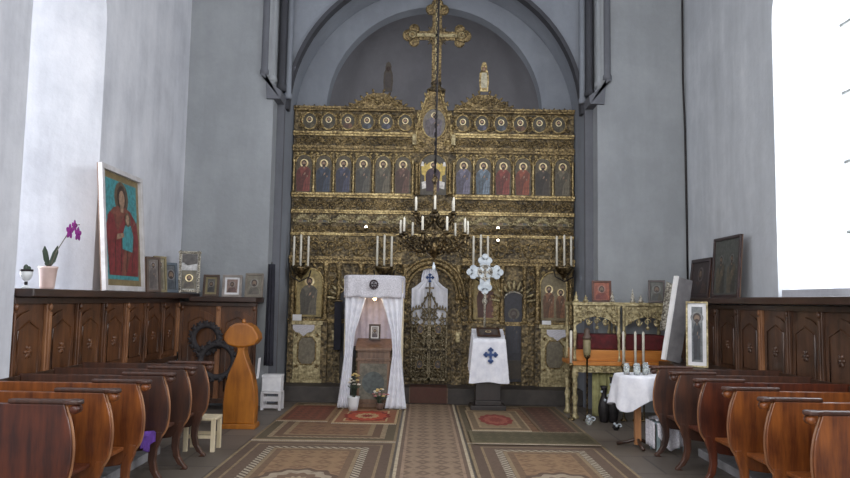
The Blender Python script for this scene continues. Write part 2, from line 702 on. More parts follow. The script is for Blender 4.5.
def saint(b, w, h, x=0.0, z=0.0, y=0.0, child=False, dy=0.0012, hi=0):
    """A standing robed figure, painted flat. material slots: 0 ground, 1 robe, 2 mantle, 3 skin, 4 halo, 5 hair"""
    def P(pts):
        return [(x + u * w, z + v * h) for u, v in pts]
    k = 1.3 if child else 0.9
    b.mi = 4
    b.flat(circle(x, z + 0.80 * h, 0.125 * h * k, 0.125 * h * k, 16), y - dy)
    b.mi = 1
    b.flat(P([(-.30, .04), (.30, .04), (.30, .35), (.34, .60), (.20, .69), (.07, .72), (-.07, .72), (-.20, .69), (-.34, .60), (-.30, .35)]), y - dy * 2)
    b.mi = 2
    b.flat(P([(-.33, .04), (-.05, .04), (.02, .30), (.22, .50), (.30, .62), (.18, .69), (.02, .60), (-.12, .45), (-.20, .62), (-.30, .64), (-.38, .50), (-.35, .25)]), y - dy * 3)
    if child:
        b.flat(P([(.05, .04), (.36, .04), (.40, .40), (.36, .60), (.28, .55), (.22, .30)]), y - dy * 3)
    b.mi = 5
    b.flat(circle(x, z + 0.805 * h, 0.078 * h * k, 0.092 * h * k, 14), y - dy * 4)
    b.mi = 3
    b.flat(circle(x, z + 0.79 * h, 0.052 * h * k, 0.068 * h * k, 14), y - dy * 5)
    b.flat(P([(-.035, .66), (.035, .66), (.04, .74), (-.04, .74)]), y - dy * 4.5)
    if not child:
        b.mi = 5
        b.flat(circle(x, z + 0.742 * h, 0.04 * h, 0.04 * h, 10), y - dy * 6)
        b.mi = 3
        b.flat(P([(-.02, .47), (.07, .50), (.09, .55), (.02, .54)]), y - dy * 6)
        b.flat(P([(.14, .42), (.20, .43), (.19, .48), (.14, .47)]), y - dy * 6)
    if child:
        b.mi = 0
        b.flat(P([(-.02, .30), (.22, .28), (.26, .45), (.20, .55), (.06, .54), (-.02, .42)]), y - dy * 6)
        b.mi = 4
        b.flat(circle(x + .13 * w, z + 0.60 * h, 0.072 * h, 0.072 * h, 14), y - dy * 6.5)
        b.mi = 3
        b.flat(circle(x + .12 * w, z + 0.60 * h, 0.042 * h, 0.05 * h, 12), y - dy * 7)
        b.flat(P([(-.16, .38), (.02, .42), (.02, .46), (-.14, .44)]), y - dy * 7.5)
    # drapery folds
    b.mi = 5
    for q in range(4):
        u = -.2 + .13 * q
        b.flat(P([(u, .08), (u + .018, .08), (u + .03 + .02 * q, .42), (u + .02 + .02 * q, .42)]), y - dy * 3.6)
    b.mi = 0


def bust(b, w, h, x=0.0, z=0.0, y=0.0, dy=0.0012):
    def P(pts):
        return [(x + u * w, z + v * h) for u, v in pts]
    b.mi = 4
    b.flat(circle(x, z + .62 * h, .23 * h, .23 * h, 16), y - dy)
    b.mi = 1
    b.flat(P([(-.40, .03), (.40, .03), (.38, .25), (.22, .40), (-.22, .40), (-.38, .25)]), y - dy * 2)
    b.mi = 2
    b.flat(P([(-.40, .03), (.05, .03), (.16, .38), (.06, .41), (-.10, .22), (-.26, .37), (-.38, .25)]), y - dy * 3)
    b.mi = 5
    b.flat(circle(x, z + .62 * h, .15 * h, .18 * h, 14), y - dy * 4)
    b.mi = 3
    b.flat(circle(x, z + .60 * h, .10 * h, .135 * h, 14), y - dy * 5)
    b.mi = 5
    b.flat(circle(x, z + .50 * h, .07 * h, .07 * h, 10), y - dy * 6)
    b.mi = 0


def frame_mb(b, w, h, t, d, y0=0.0):
    """picture frame round an opening of outer size w x h, z from 0"""
    for x0, x1, z0, z1 in ((-w / 2, w / 2, 0, t), (-w / 2, w / 2, h - t, h), (-w / 2, -w / 2 + t, t, h - t), (w / 2 - t, w / 2, t, h - t)):
        b.box(x0, x1, y0 - d, y0, z0, z1)


def picture(name, label, cat, loc, rz, w, h, t, d, fmat, kind, cols, lean=0.10, group=None, mount=None, mtw=0.05, halo=None, ry=0.0):
    """framed picture standing on its lower edge, leaning back. cols: ground, robe, mantle"""
    o = thing(name, label, cat, loc, rz, group, -lean, ry)
    b = MB()
    frame_mb(b, w, h, t, d)
    b.build('frame', fmat, o, 0.004)
    b = MB()
    b.box(-w / 2 + 0.002, w / 2 - 0.002, 0.0005, 0.012, 0.002, h - 0.002)
    b.build('back_board', W_BROWN, o)
    iw, ih, z0 = w - 2 * t, h - 2 * t, t
    if mount is not None:
        b = MB()
        y = -0.006
        b.flat([(-iw / 2, z0), (iw / 2, z0), (iw / 2, z0 + ih), (-iw / 2, z0 + ih)], y)
        b.build('mount', mount, o)
        iw, ih, z0 = iw - 2 * mtw, ih - 2 * mtw, z0 + mtw
    b = MB()
    y = -0.008
    b.flat([(-iw / 2, z0), (iw / 2, z0), (iw / 2, z0 + ih), (-iw / 2, z0 + ih)], y)
    if kind == 'saint':
        saint(b, iw, ih, 0, z0, y)
    elif kind == 'mother':
        saint(b, iw * 1.32, ih * 1.04, 0, z0, y, True)
    elif kind == 'bust':
        bust(b, iw, ih, 0, z0, y)
    elif kind == 'two':
        saint(b, iw * .5, ih * .8, -iw * .22, z0, y)
        saint(b, iw * .5, ih * .8, iw * .22, z0, y)
    b.build('painting', [paint(cols[0]), paint(cols[1]), paint(cols[2]), SKIN if kind == 'mother' else paint((138, 110, 86)), halo or paint(tuple(min(255, v * .6 + 66) for v in cols[0])), HAIR], o)
    return o


# ------------------------------------------------------------------ carved ornament
def spiral(b, cx, cz, r, dr, y, th, a0=0.0, turns=1.35, n=13, seg=4):
    pts, rs = [], []
    for i in range(n):
        t = i / (n - 1)
        a = a0 + dr * 2 * PI * turns * t
        rad = r * (1 - 0.88 * t)
        pts.append((cx + rad * math.cos(a), y, cz + rad * math.sin(a)))
        rs.append(th * (1.0 - 0.45 * t))
    b.tube(pts, rs, seg)
    b.ball((cx, y, cz), th * 1.5, 6, 3)


def leaf(b, cx, cz, l, w, ang, y, th):
    M0 = b.M.copy()
    b.M = M0 @ Matrix.Translation((cx, y, cz)) @ Matrix.Rotation(-ang, 4, 'Y')
    b.ball((l / 2, 0, 0), (l / 2, th, w / 2), 6, 4)
    b.M = M0


def rosette(b, cx, cz, r, y, n=6):
    for k in range(n):
        leaf(b, cx, cz, r, r * .55, 2 * PI * k / n, y, r * .22)
    b.ball((cx, y - r * .12, cz), r * .25, 6, 3)


def frieze(b, x0, x1, z0, z1, n, y, th=0.011):
    w = (x1 - x0) / n
    h = z1 - z0
    for k in range(n):
        cx = x0 + w * (k + .5)
        zc = (z0 + z1) / 2
        up = 1 if k % 2 == 0 else -1
        rr = min(w * .36, h * .42)
        spiral(b, cx, zc, rr, up, y, th, PI * (0 if up > 0 else 1))
        for a in (0.7, 2.2, 3.9, 5.4):
            leaf(b, cx + rr * .95 * math.cos(a), zc + rr * .95 * math.sin(a), h * .26, h * .12, a + up * .9, y, th * .8)
        b.tube([(cx - w * .5, y, zc - up * h * .36), (cx - w * .25, y, zc - up * h * .46), (cx, y, zc - up * h * .42), (cx + w * .25, y, zc - up * h * .2), (cx + w * .5, y, zc + up * h * .36)], th * .8, 4)
        rosette(b, cx + w * .5, zc + up * h * .1, h * .14, y - th * .4, 5)


def column(b, x, z0, z1, r, y):
    h = z1 - z0
    b.lathe([(r * 1.5, 0), (r * 1.5, .05), (r * 1.1, .07), (r * 1.25, .1), (r, .13), (r * 1.05, h * .45), (r * .9, h - .14), (r * 1.2, h - .12), (r * 1.0, h - .1), (r * 1.55, h - .03), (r * 1.6, h)], 10, (x, y, z0))
    # vine twisting round the shaft
    pts = []
    for i in range(40):
        t = i / 39
        a = t * 2 * PI * 4
        pts.append((x + r * 1.12 * math.cos(a), y + r * 1.12 * math.sin(a), z0 + .13 + (h - .28) * t))
    b.tube(pts, r * .22, 4)


# ------------------------------------------------------------------ the icon screen
YI = 12.15
ICO = thing('iconostasis', 'tall carved and gilded icon screen filling the chancel arch', 'icon screen', (XA, YI, 0.25))
S = YI / F


def zi(y):
    return (383.0 - y) * S


HW = 2.43
mb = MB()
mb.box(-HW, HW, 0.16, 0.22, 0, zi(104))
mb.build('backing', GOLD_D, ICO)
cor = MB()
for ya, yb, dep in ((103, 107, .10), (129, 133, .08), (143.5, 149, .07), (192.5, 197, .10), (209.5, 213, .06), (233, 235.5, .05), (257, 264, .10), (320, 324, .07)):
    z0, z1 = zi(yb), zi(ya)
    spans = ((-HW, HW),) if ya > 200 and ya < 250 else ((-HW, -.34), (.34, HW))
    if ya > 255:
        spans = ((-HW, -.52), (.52, HW))
    for a, e in spans:
        c = MB()
        c.box(a, e, .16 - dep, .16, z0 + (z1 - z0) * .55, z1)
        c.box(a, e, .16 - dep * .7, .16, z0, z0 + (z1 - z0) * .4)
        # small dentils
        n = int((e - a) / .045)
        for k in range(n):
            x = a + (e - a) * (k + .5) / n
            c.box(x - .012, x + .012, .16 - dep * .9, .16, z0 + (z1 - z0) * .4, z0 + (z1 - z0) * .56)
        c.build('cornice', GOLD_B if ya in (129, 192.5, 209.5, 233) else GOLD, ICO)
# scroll friezes
for ya, yb, n, inner in ((134, 143, 16, .36), (198, 209.5, 16, .0), (236.5, 256.5, 9, .0), (225, 232.5, 20, .0)):
    for a, e in ((-HW + .03, -inner), (inner, HW - .03)):
        f = MB()
        frieze(f, a, e, zi(yb), zi(ya), n, .145, .013 if ya < 230 else .017)
        f.build('scroll_frieze', GOLD, ICO)
# medallion tier
PX0 = 433.0
cols_l = [(108, 96, 66), (96, 84, 60), (130, 84, 56), (92, 100, 110), (96, 96, 116), (150, 120, 60)]
for sg in (-1, 1):
    for k in range(6):
        orn = MB()
        x = sg * (.50 + .333 * k)
        zc = (zi(107) + zi(128)) / 2
        b = MB()
        b.flat(circle(0, 0, .115, .135, 20), -0.002)
        cc = cols_l[5 - k]
        bust(b, .2, .24, 0, -.125, -.004)
        m = b.build('medallion_icon', [paint((78, 70, 52)), paint(cc), paint(tuple(v * .7 for v in cc)), SKIN, HALO, HAIR], ICO)
        m.location = (x, .15, zc)
        fb = MB()
        fb.tube([(u, 0, w) for u, w in circle(0, 0, .125, .145, 24)], .014, 6, True)
        fr = fb.build('frame', GOLD_B, m)
        for s2 in (-1, 1):
            spiral(orn, x + s2 * .135, zc + .09, .05, s2, .14, .010)
            spiral(orn, x + s2 * .135, zc - .09, .05, -s2, .14, .010)
        orn.tube([(x + u, .146, zc + v) for u, v in circle(0, 0, .145, .16, 20)], .009, 4, True)
        for a in (.6, 1.57, 2.5):
            leaf(orn, x + .14 * math.cos(a), zc + .15 * math.sin(a), .07, .03, a, .14, .012)
        orn.build('tier_carving', GOLD, ICO)
# apostle tier
pal = {-1: [(152, 62, 52), (62, 76, 100), (74, 78, 106), (98, 94, 84), (118, 108, 86), (116, 76, 60)],
       1: [(126, 120, 146), (124, 144, 164), (166, 66, 52), (176, 78, 48), (76, 66, 56), (126, 116, 92)]}
GROUND = paint((98, 84, 58), .6)
for sg in (-1, 1):
    for k in range(6):
        idx = k if sg > 0 else 5 - k
        x = sg * (.525 + .342 * k)
        c = pal[sg][idx]
        b = MB()
        w, h = .27, zi(153) - zi(192.5)
        b.flat(arch_poly(-w / 2, w / 2, 0, h - w / 2, 12), 0)
        saint(b, w * 1.3, h * .97, 0, .0, 0)
        m = b.build('saint_icon', [GROUND, paint(c), paint(tuple(v * .72 for v in c)), SKIN, HALO, HAIR], ICO)
        m.location = (x, .145, zi(192.5))
        fb = MB()
        fb.tube([(u, 0, v) for u, v in circle(0, h - w / 2, w / 2 + .008, w / 2 + .008, 14, 0, PI, True)], .014, 5)
        for s2 in (-1, 1):
            leaf(fb, s2 * .09, h + .005, .08, .04, PI / 2 - s2 * .9, -.01, .012)
            leaf(fb, s2 * .13, h - .05, .07, .035, PI / 2 + s2 * .3, -.01, .012)
        rosette(fb, 0, h + .02, .035, -.01, 5)
        fb.build('arch_frame', GOLD_B, m)
    for k in range(7):
        x = sg * (.354 + .342 * k)
        cb = MB()
        column(cb, min(max(x, -HW + .02), HW - .02), zi(192.5), zi(157), .016, .125)
        cb.build('colonnette', GOLD_B, ICO)
# festal tier of scallop crested little icons
for sg in (-1, 1):
    for k in range(6):
        x = sg * (.52 + .342 * k)
        b = MB()
        zc = zi(223)
        w, h = .22, zi(214) - zi(223)
        b.flat([(-w / 2, 0), (w / 2, 0), (w / 2, h * .6), (w * .3, h * .95), (-w * .3, h * .95), (-w / 2, h * .6)], 0)
        b.mi = 1
        b.flat([(-w * .3, .01), (-w * .05, .01), (-w * .1, h * .6), (-w * .25, h * .6)], -.002)
        b.mi = 2
        b.flat([(w * .02, .01), (w * .32, .01), (w * .25, h * .55), (w * .08, h * .7)], -.002)
        m = b.build('festal_icon', [paint((150, 132, 84)), paint((120, 90, 66)), paint((92, 92, 86))], ICO)
        m.location = (x, .13, zc)
        fb = MB()
        for j in range(7):
            a = PI * (j + .5) / 7
            leaf(fb, .02 * math.cos(a), h * .35, .11, .034, a, -.012, .014)
        spiral(fb, -.13, h * .25, .045, 1, -.01, .011)
        spiral(fb, .13, h * .25, .045, -1, -.01, .011)
        fb.build('scallop_crest', GOLD_P, m)
# cresting on top of the screen
for sg in (-1, 1):
    b = MB()
    xs = sg * .98 if sg < 0 else .87
    z0 = zi(104)
    prof = [(-.5, 0), (.5, 0), (.44, .08), (.3, .16), (.22, .24), (.1, .29), (-.1, .29), (-.22, .24), (-.3, .16), (-.44, .08)]
    b.prism([(xs + u, z0 + v) for u, v in prof], .17, .21)
    for s2 in (-1, 1):
        spiral(b, xs + s2 * .33, z0 + .09, .085, s2, .15, .017)
        spiral(b, xs + s2 * .16, z0 + .18, .08, -s2, .15, .016)
        spiral(b, xs + s2 * .47, z0 + .05, .05, -s2, .15, .013)
        for j in range(5):
            leaf(b, xs + s2 * (.08 + .09 * j), z0 + .28 - .055 * j, .09, .045, PI / 2 - s2 * (.3 + .2 * j), .15, .015)
    rosette(b, xs, z0 + .15, .075, .14, 7)
    b.build('crest', GOLD, ICO)
    b = MB()
    for k in range(5):
        x = sg * (1.55 + .18 * k)
        leaf(b, x, z0, .07, .04, PI / 2, .15, .015)
        b.ball((x + sg * .09, .15, z0 + .03), .022, 6, 4)
    b.build('cresting_leaf', GOLD_D, ICO)
    # flanking figure board: right one coloured as lit, left one as a silhouette
    p = at(388 if sg < 0 else 484, 88, YI + .15)
    fx, fz = p.x - XA, p.z - .25
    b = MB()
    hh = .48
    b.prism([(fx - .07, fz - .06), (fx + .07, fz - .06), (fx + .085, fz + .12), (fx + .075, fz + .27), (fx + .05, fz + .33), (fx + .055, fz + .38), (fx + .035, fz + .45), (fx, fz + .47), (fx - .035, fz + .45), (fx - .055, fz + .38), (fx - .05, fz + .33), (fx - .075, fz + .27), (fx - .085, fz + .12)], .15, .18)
    b.mi = 1
    b.prism([(fx - .05, fz), (fx + .05, fz), (fx + .055, fz + .14), (fx + .04, fz + .27), (fx - .04, fz + .27), (fx - .055, fz + .14)], .135, .15)
    b.mi = 2
    b.ball((fx, .145, fz + .34), (.035, .02, .045), 8, 6)
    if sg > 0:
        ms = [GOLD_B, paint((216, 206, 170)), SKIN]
        nm = 'lit toned figure board'
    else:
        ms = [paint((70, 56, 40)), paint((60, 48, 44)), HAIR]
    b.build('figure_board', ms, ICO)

# central gable, central icon and the great cross
b = MB()
gz0, gz1 = zi(149), zi(84)
gp = [(-.33, gz0), (.33, gz0), (.335, zi(128)), (.30, zi(120)), (.24, zi(106)), (.17, zi(96)), (.12, zi(88)), (.11, gz1), (-.11, gz1), (-.12, zi(88)), (-.17, zi(96)), (-.24, zi(106)), (-.30, zi(120)), (-.335, zi(128))]
b.prism(gp, .10, .16)
b.build('gable', GOLD, ICO)
for s2 in (-1, 1):
    b = MB()
    for (x, y_, r_) in ((.28, 124, .06), (.25, 112, .06), (.19, 101, .055), (.13, 92, .045), (.22, 140, .07), (.30, 146, .04)):
        spiral(b, s2 * x, zi(y_), r_, s2, .085, .013)
        leaf(b, s2 * x, zi(y_), .1, .045, PI / 2 - s2 * .5, .085, .015)
    b.tube([(s2 * u, .09, zi(v)) for u, v in ((.335, 148), (.3, 132), (.29, 122), (.24, 110), (.17, 98), (.12, 88), (.1, 84))], .02, 5)
    b.build('gable_carving', GOLD_B, ICO)
    b = MB()
    b.box(s2 * .335 - .035, s2 * .335 + .035, .03, .16, zi(142), zi(131))
    b.build('gable_block', GOLD_P, ICO, .008)
b = MB()
b.flat(circle(0, 0, .20, .26, 24), 0)
saint(b, .42, .47, 0, -.235, -.002)
m = b.build('gable_icon', [paint((128, 118, 104)), paint((120, 110, 122)), paint((104, 94, 98)), SKIN, HALO, HAIR], ICO)
m.location = (0, .094, zi(119))
fb = MB()
fb.tube([(u, 0, v) for u, v in circle(0, 0, .21, .27, 24)], .016, 6, True)
fb.build('frame', GOLD_B, m)
# central enthroned figure
b = MB()
w, h = .46, zi(152) - zi(193)
b.flat(arch_poly(-w / 2, w / 2, 0, h - w / 2 + .02, 16), 0)
b.mi = 6
b.flat(arch_poly(-.15, .15, .12, h * .62, 12), -.002)
saint(b, .36, h * .86, 0, .04, -.003)
b.mi = 6
for s2 in (-1, 1):
    b.flat([(s2 * .10, .30), (s2 * .2, .36), (s2 * .21, .5), (s2 * .13, .56), (s2 * .10, .45)], -.004)
b.mi = 7
for s2 in (-1, 1):
    b.flat([(s2 * .08, .13), (s2 * .19, .10), (s2 * .20, .22), (s2 * .10, .25)], -.005)
    b.flat([(s2 * .16, .5), (s2 * .22, .5), (s2 * .2, .58), (s2 * .17, .57)], -.005)
m = b.build('enthroned_icon', [paint((84, 76, 60)), paint((74, 52, 70)), paint((58, 34, 48)), SKIN, HALO, HAIR, paint((240, 200, 80)), paint((240, 234, 226))], ICO)
m.location = (0, .10, zi(193))
fb = MB()
fb.tube([(u, 0, v) for u, v in [(-w / 2 - .01, 0)] + list(reversed(circle(0, h - w / 2 + .02, w / 2 + .01, w / 2 + .01, 16, 0, PI, True))) + [(w / 2 + .01, 0)]], .018, 6)
for s2 in (-1, 1):
    column(fb, s2 * .285, 0, h * .8, .026, .01)
fb.build('icon_surround', GOLD, m)

# the great cross on the screen
pc = at(437, 35.5, YI + .15)
cx, cz = pc.x - XA, pc.z - .25
zb = zi(84)
b = MB()
b.box(cx - .085, cx + .085, .15, .19, zb, cz + .62)
b.box(cx - .50, cx + .50, .152, .188, cz - .08, cz + .08)
cr = b.build('great_cross', GOLD, ICO, 0.008)
for (ex, ez, ax, az) in ((.43, 0, 1, 0), (-.43, 0, -1, 0), (0, .50, 0, 1)):
    b = MB()
    for (u, v, r_) in ((.07, 0, .105), (-.03, .11, .095), (-.03, -.11, .095)):
        X_, Z_ = cx + ex + ax * u + (-az) * v, cz + ez + az * u + ax * v
        b.M = Matrix.Translation((X_, .165, Z_)) @ Matrix.Rotation(PI / 2, 4, 'X')
        b.lathe([(r_, -.025), (r_, .018), (r_ * .8, .03)], 14)
        b.M = Matrix()
    b.M = Matrix.Translation((cx + ex, .13, cz + ez)) @ Matrix.Rotation(PI / 2, 4, 'X')
    b.lathe([(.075, -.01), (.075, .012), (.055, .02)], 14)
    b.M = Matrix()
    b.build('trefoil_end', GOLD, cr)
b = MB()
for (ex, ez) in ((.43, 0), (-.43, 0), (0, .50)):
    b.tube([(cx + ex + u, .118, cz + ez + v) for u, v in circle(0, 0, .052, .052, 14)], .014, 5, True)
b.box(cx - .028, cx + .028, .135, .15, zb + .1, cz + .48)
b.box(cx - .38, cx + .38, .135, .15, cz - .028, cz + .028)
b.build('corpus_strip', GOLD_P, cr)
b = MB()
for s2 in (-1, 1):
    for q in (-1, 1):
        for j in range(3):
            a = math.atan2(q, s2)
            leaf(b, cx + s2 * .05, cz + q * .05, .16 - .03 * abs(j - 1), .03, a + (j - 1) * .35, .17, .012)
b.build('ray_cluster', GOLD_D, cr)
b = MB()
b.lathe([(.16, 0), (.17, .04), (.1, .08), (.08, .12), (.1, .16), (.06, .2)], 14, (cx, .165, zb - .02))
b.build('cross_foot', GOLD_D, cr)

# lower register: columns, sovereign icons, doors, pedestals
for sg in (-1, 1):
    for x, r_ in ((.45, .045), (.66, .03), (1.20, .035), (1.58, .035), (1.80, .035), (2.36, .03)):
        cb = MB()
        column(cb, sg * x, zi(322), zi(264), r_, .10)
        cb.build('carved_column', GOLD, ICO)
        pb = MB()
        pb.box(sg * x - r_ * 1.5, sg * x + r_ * 1.5, .06, .16, 0, zi(322))
        for k in range(4):
            rosette(pb, sg * x, .2 + .22 * k, .035, .055, 6)
        pb.build('column_pedestal', GOLD_D, ICO, 0.006)
    # icons: inner and outer
    for x, w, cc, gr in ((.93, .44, (124, 64, 48) if sg > 0 else (90, 82, 92), (166, 138, 70)), (2.08, .44, (150, 92, 52) if sg > 0 else (112, 104, 86), (178, 152, 82) if sg < 0 else (138, 122, 84))):
        b = MB()
        h = zi(270) - zi(318)
        b.flat(arch_poly(-w / 2, w / 2, 0, h - w / 2, 14), 0)
        if x > 2 and sg > 0:
            saint(b, w * .62, h * .78, -.08, .02, -.002)
            saint(b, w * .5, h * .7, .12, .02, -.004)
        else:
            saint(b, w * .95, h * .92, 0, .0, -.002, x < 1 and sg < 0)
        m = b.build('sovereign_icon', [paint(gr), paint(cc), paint(tuple(v * .74 for v in cc)), SKIN, HALO, HAIR], ICO)
        m.location = (sg * x, .14, zi(318))
        fb = MB()
        fb.tube([(u, 0, v) for u, v in [(-w / 2 - .01, 0)] + list(reversed(circle(0, h - w / 2, w / 2 + .01, w / 2 + .01, 16, 0, PI, True))) + [(w / 2 + .01, 0)]], .017, 6)
        for s2 in (-1, 1):
            spiral(fb, s2 * .17, h - .01, .05, s2, -.01, .012)
            leaf(fb, s2 * .1, h + .03, .1, .04, PI / 2 + s2 * .6, -.01, .014)
        fb.build('icon_frame', GOLD_B if x > 2 else GOLD, m)
        # pedestal below the icon with an eight sided panel
        p = MB()
        pw = .46
        p.box(-pw / 2, pw / 2, 0.0, .10, .06, zi(326))
        p.box(-pw / 2 - .03, pw / 2 + .03, -.03, .10, 0, .06)
        p.box(-pw / 2 - .03, pw / 2 + .03, -.03, .10, zi(326), zi(322))
        pd = p.build('pedestal', GOLD_P if x > 2 else GOLD_D, ICO, 0.006)
        pd.location = (sg * x, .05, 0)
        q = MB()
        zc = .53
        oc = [(.15 * sx, zc + .23 * sz) for sx, sz in ((-1, -.6), (-.6, -1), (.6, -1), (1, -.6), (1, .6), (.6, 1), (-.6, 1), (-1, .6))]
        q.tube([(u, -.006, v) for u, v in oc], .014, 5, True)
        for u, v in ((-.17, .26), (.17, .26), (-.17, -.26), (.17, -.26)):
            rosette(q, u, zc + v, .04, -.006, 5)
        q.mi = 1
        q.flat(oc, -.003)
        q.build('octagon_panel', [GOLD, paint((128, 116, 92))], pd)
    # side door
    x = sg * 1.40
    b = MB()
    w = .36
    b.box(-w / 2, w / 2, 0, .03, 0, .42)
    b.prism(arch_poly(-w / 2, w / 2, .42, 1.32, 14), 0, .03)
    d = b.build('deacon_door', paint((40, 40, 52), .6), ICO)
    d.location = (x, .12, .06)
    q = MB()
    q.box(-.155, .155, -.012, 0, .05, .36)
    q.build('lower_panel', paint((62, 50, 36)), d)
    q = MB()
    saint(q, .3, .86, 0, .45, -.003)
    q.build('painted_figure', [paint((40, 40, 52)), paint((52, 54, 68)), paint((40, 44, 58)), paint((92, 80, 70)), paint((96, 88, 70)), HAIR], d)
    q = MB()
    q.tube([(u, -.005, v) for u, v in [(-w / 2 - .01, .42)] + list(reversed(circle(0, 1.32, w / 2 + .01, w / 2 + .01, 16, 0, PI, True))) + [(w / 2 + .01, .42)]], .014, 6)
    q.build('door_edge', SILVER if sg > 0 else GOLD, d)
    q = MB()
    for j in range(11):
        a = PI * (j + .5) / 11
        leaf(q, .20 * math.cos(a), 1.32 + .20 * math.sin(a), .20, .045, a, -.02, .016)
    q.build('sunburst_crest', GOLD_P, d)
    # carved filler between
    for xx in (1.70, 1.07, .56):
        q = MB()
        for j in range(6):
            spiral(q, sg * xx, zi(312) + .14 * j, .055, 1 if j % 2 else -1, .14, .013)
            leaf(q, sg * xx, zi(312) + .14 * j, .09, .04, .8 + j, .14, .012)
        q.build('carved_filler', GOLD, ICO)

# arch over the royal doors
b = MB()
ac = []
for i in range(25):
    a = PI * i / 24
    ac.append((.50 * math.cos(a), 1.42 + .62 * math.sin(a) ** .85 if math.sin(a) > 0 else 1.42))
for k, (sc, th, yy) in enumerate(((1.0, .045, .06), (.87, .025, .04), (1.12, .025, .06))):
    b.tube([(u * sc, yy, 1.42 + (v - 1.42) * (1 - (1 - sc) * .9)) for u, v in ac], th, 6)
for i in range(1, 24):
    u, v = ac[i]
    leaf(b, u * .95, 1.42 + (v - 1.42) * .96, .075, .035, PI * i / 24 + (.7 if i % 2 else -.7), .02, .016)
b.build('royal_arch', GOLD, ICO)
b = MB()
for s2 in (-1, 1):
    for j in range(7):
        spiral(b, s2 * .43, .18 + .19 * j, .05, s2, .045, .013)
        leaf(b, s2 * .43, .27 + .19 * j, .09, .04, PI / 2, .045, .012)
    b.box(s2 * .40 - .05, s2 * .40 + .05, .07, .16, 0, 1.42)
b.build('door_jamb', GOLD_D, ICO)
# royal doors (two pierced leaves)
RDZ = .07
DOORM = gold_mat('door_gilt', (176, 164, 136), (120, 108, 82), (54, 46, 36), 36, 0.42, 0.5)
for sg in (-1, 1):
    b = MB()
    wd = .30
    def top(u):     # u 0 at the hinge .. 1 at the meeting edge
        return 1.12 + .30 * (u ** 1.4) + .035 * math.sin(u * 9)
    b.box(0, .022, -.015, .015, 0, top(0))
    b.box(wd - .024, wd, -.015, .015, 0, top(1))
    b.box(0, wd, -.015, .015, 0, .045)
    b.box(0, wd, -.012, .012, .50, .53)
    pts = [(wd * i / 14, 0, top(i / 14)) for i in range(15)]
    b.tube(pts, .016, 5)
    for row in range(10):
        for c_ in range(2):
            x = wd * (.27 + .46 * c_)
            z = .115 + .13 * row
            if z + .05 > top(x / wd) or abs(z - .515) < .05:
                continue
            spiral(b, x, z, .066, 1 if (row + c_) % 2 else -1, 0, .013, row * 1.3)
            for q_ in range(4):
                leaf(b, x, z, .075, .03, q_ * PI / 2 + .6 + row, .004, .009)
            leaf(b, x, z + .05, .06, .03, PI / 2, -.005, .01)
    for i in range(6):
        u = .1 + .16 * i
        leaf(b, wd * u, top(u), .06, .035, PI / 2, 0, .012)
        b.ball((wd * u, 0, top(u) + .055), .013, 5, 3)
    d = b.build('royal_door', DOORM, ICO)
    d.location = (XA * 0 + sg * .302 - .03, .03, RDZ)
    d.scale = (-sg, 1, 1)
    for z in (.27, .85):
        q = MB()
        q.flat(circle(0, 0, .055, .07, 18), 0)
        bust(q, .10, .125, 0, -.066, -.002)
        m = q.build('door_medallion', [paint((70, 60, 46)), paint((80, 54, 48)), paint((62, 58, 66)), SKIN, GOLD_D, HAIR], d)
        m.location = (wd / 2, -.022, z)
    for z in (.27, .85):
        q = MB()
        q.tube([(wd / 2 + u, -.02, z + v) for u, v in circle(0, 0, .06, .075, 18)], .009, 5, True)
        q.build('medallion_ring', GOLD, d)
b = MB()
zz = RDZ + 1.44
b.box(-.012, .012, -.012, .012, zz, zz + .17)
b.box(-.055, .055, -.011, .011, zz + .09, zz + .115)
for u, v in ((-.06, .102), (.06, .102), (0, .18)):
    b.ball((u, 0, zz + v), .018, 6, 4)
o = b.build('door_cross', GOLD_D, ICO)
o.location = (-.03, .03, 0)
# little gilt boxes glinting beside the doors (light switch like plaques)
for x in (-1.62, -.60, .45):
    b = MB()
    b.box(x - .035, x + .035, .0, .05, zi(341), zi(331))
    b.box(x - .028, x + .028, -.01, .0, zi(335), zi(332))
    b.box(x - .028, x + .028, -.01, .0, zi(340), zi(337))
    b.build('gilt_plaque', GOLD_P, ICO, 0.004)

# ------------------------------------------------------------------ curtain behind the royal doors
def cross_poly(cx, cz, r, w=0.30):
    a = r * w
    return [(cx - a, cz - r * 1.25), (cx + a, cz - r * 1.25), (cx + a, cz - a), (cx + r, cz - a), (cx + r, cz + a), (cx + a, cz + a), (cx + a, cz + r), (cx - a, cz + r), (cx - a, cz + a), (cx - r, cz + a), (cx - r, cz - a), (cx - a, cz - a)]


def botonny(b, cx, cz, r, y0, y1, k=.2):
    """cross with three-lobed ends"""
    b.prism(cross_poly(cx, cz, r, k), y0, y1)
    for ax, az, L in ((1, 0, 1), (-1, 0, 1), (0, 1, 1), (0, -1, 1.25)):
        for u, v in ((L, 0), (L - .22, .24), (L - .22, -.24)):
            X_, Z_ = cx + r * (ax * u - az * v), cz + r * (az * u + ax * v)
            b.prism(circle(X_, Z_, r * .24, r * .24, 12), y0 - .001, y1)


cu = thing('altar_curtain', 'white curtain hanging behind the pierced royal doors, blue cross at top', 'curtain', (XA - .03, YI + .09, 1.25))
b = MB()


def cur(u, v):
    w = .305 if v < .60 else (.305 - .16 * min(1, (v - .60) / .12) ** .8 if v < .74 else .145 * math.sqrt(max(0.0, 1 - ((v - .74) / .26) ** 2)))
    return ((u - .5) * 2 * w, .012 * math.sin(u * 34), v * 1.0)


b.sheet(cur, 60, 50)
b.build('drape', CLOTH_W, cu)
b = MB()
botonny(b, 0.0, .79, .06, -.022, -.015)
b.build('embroidered_cross', BLUE_X, cu)


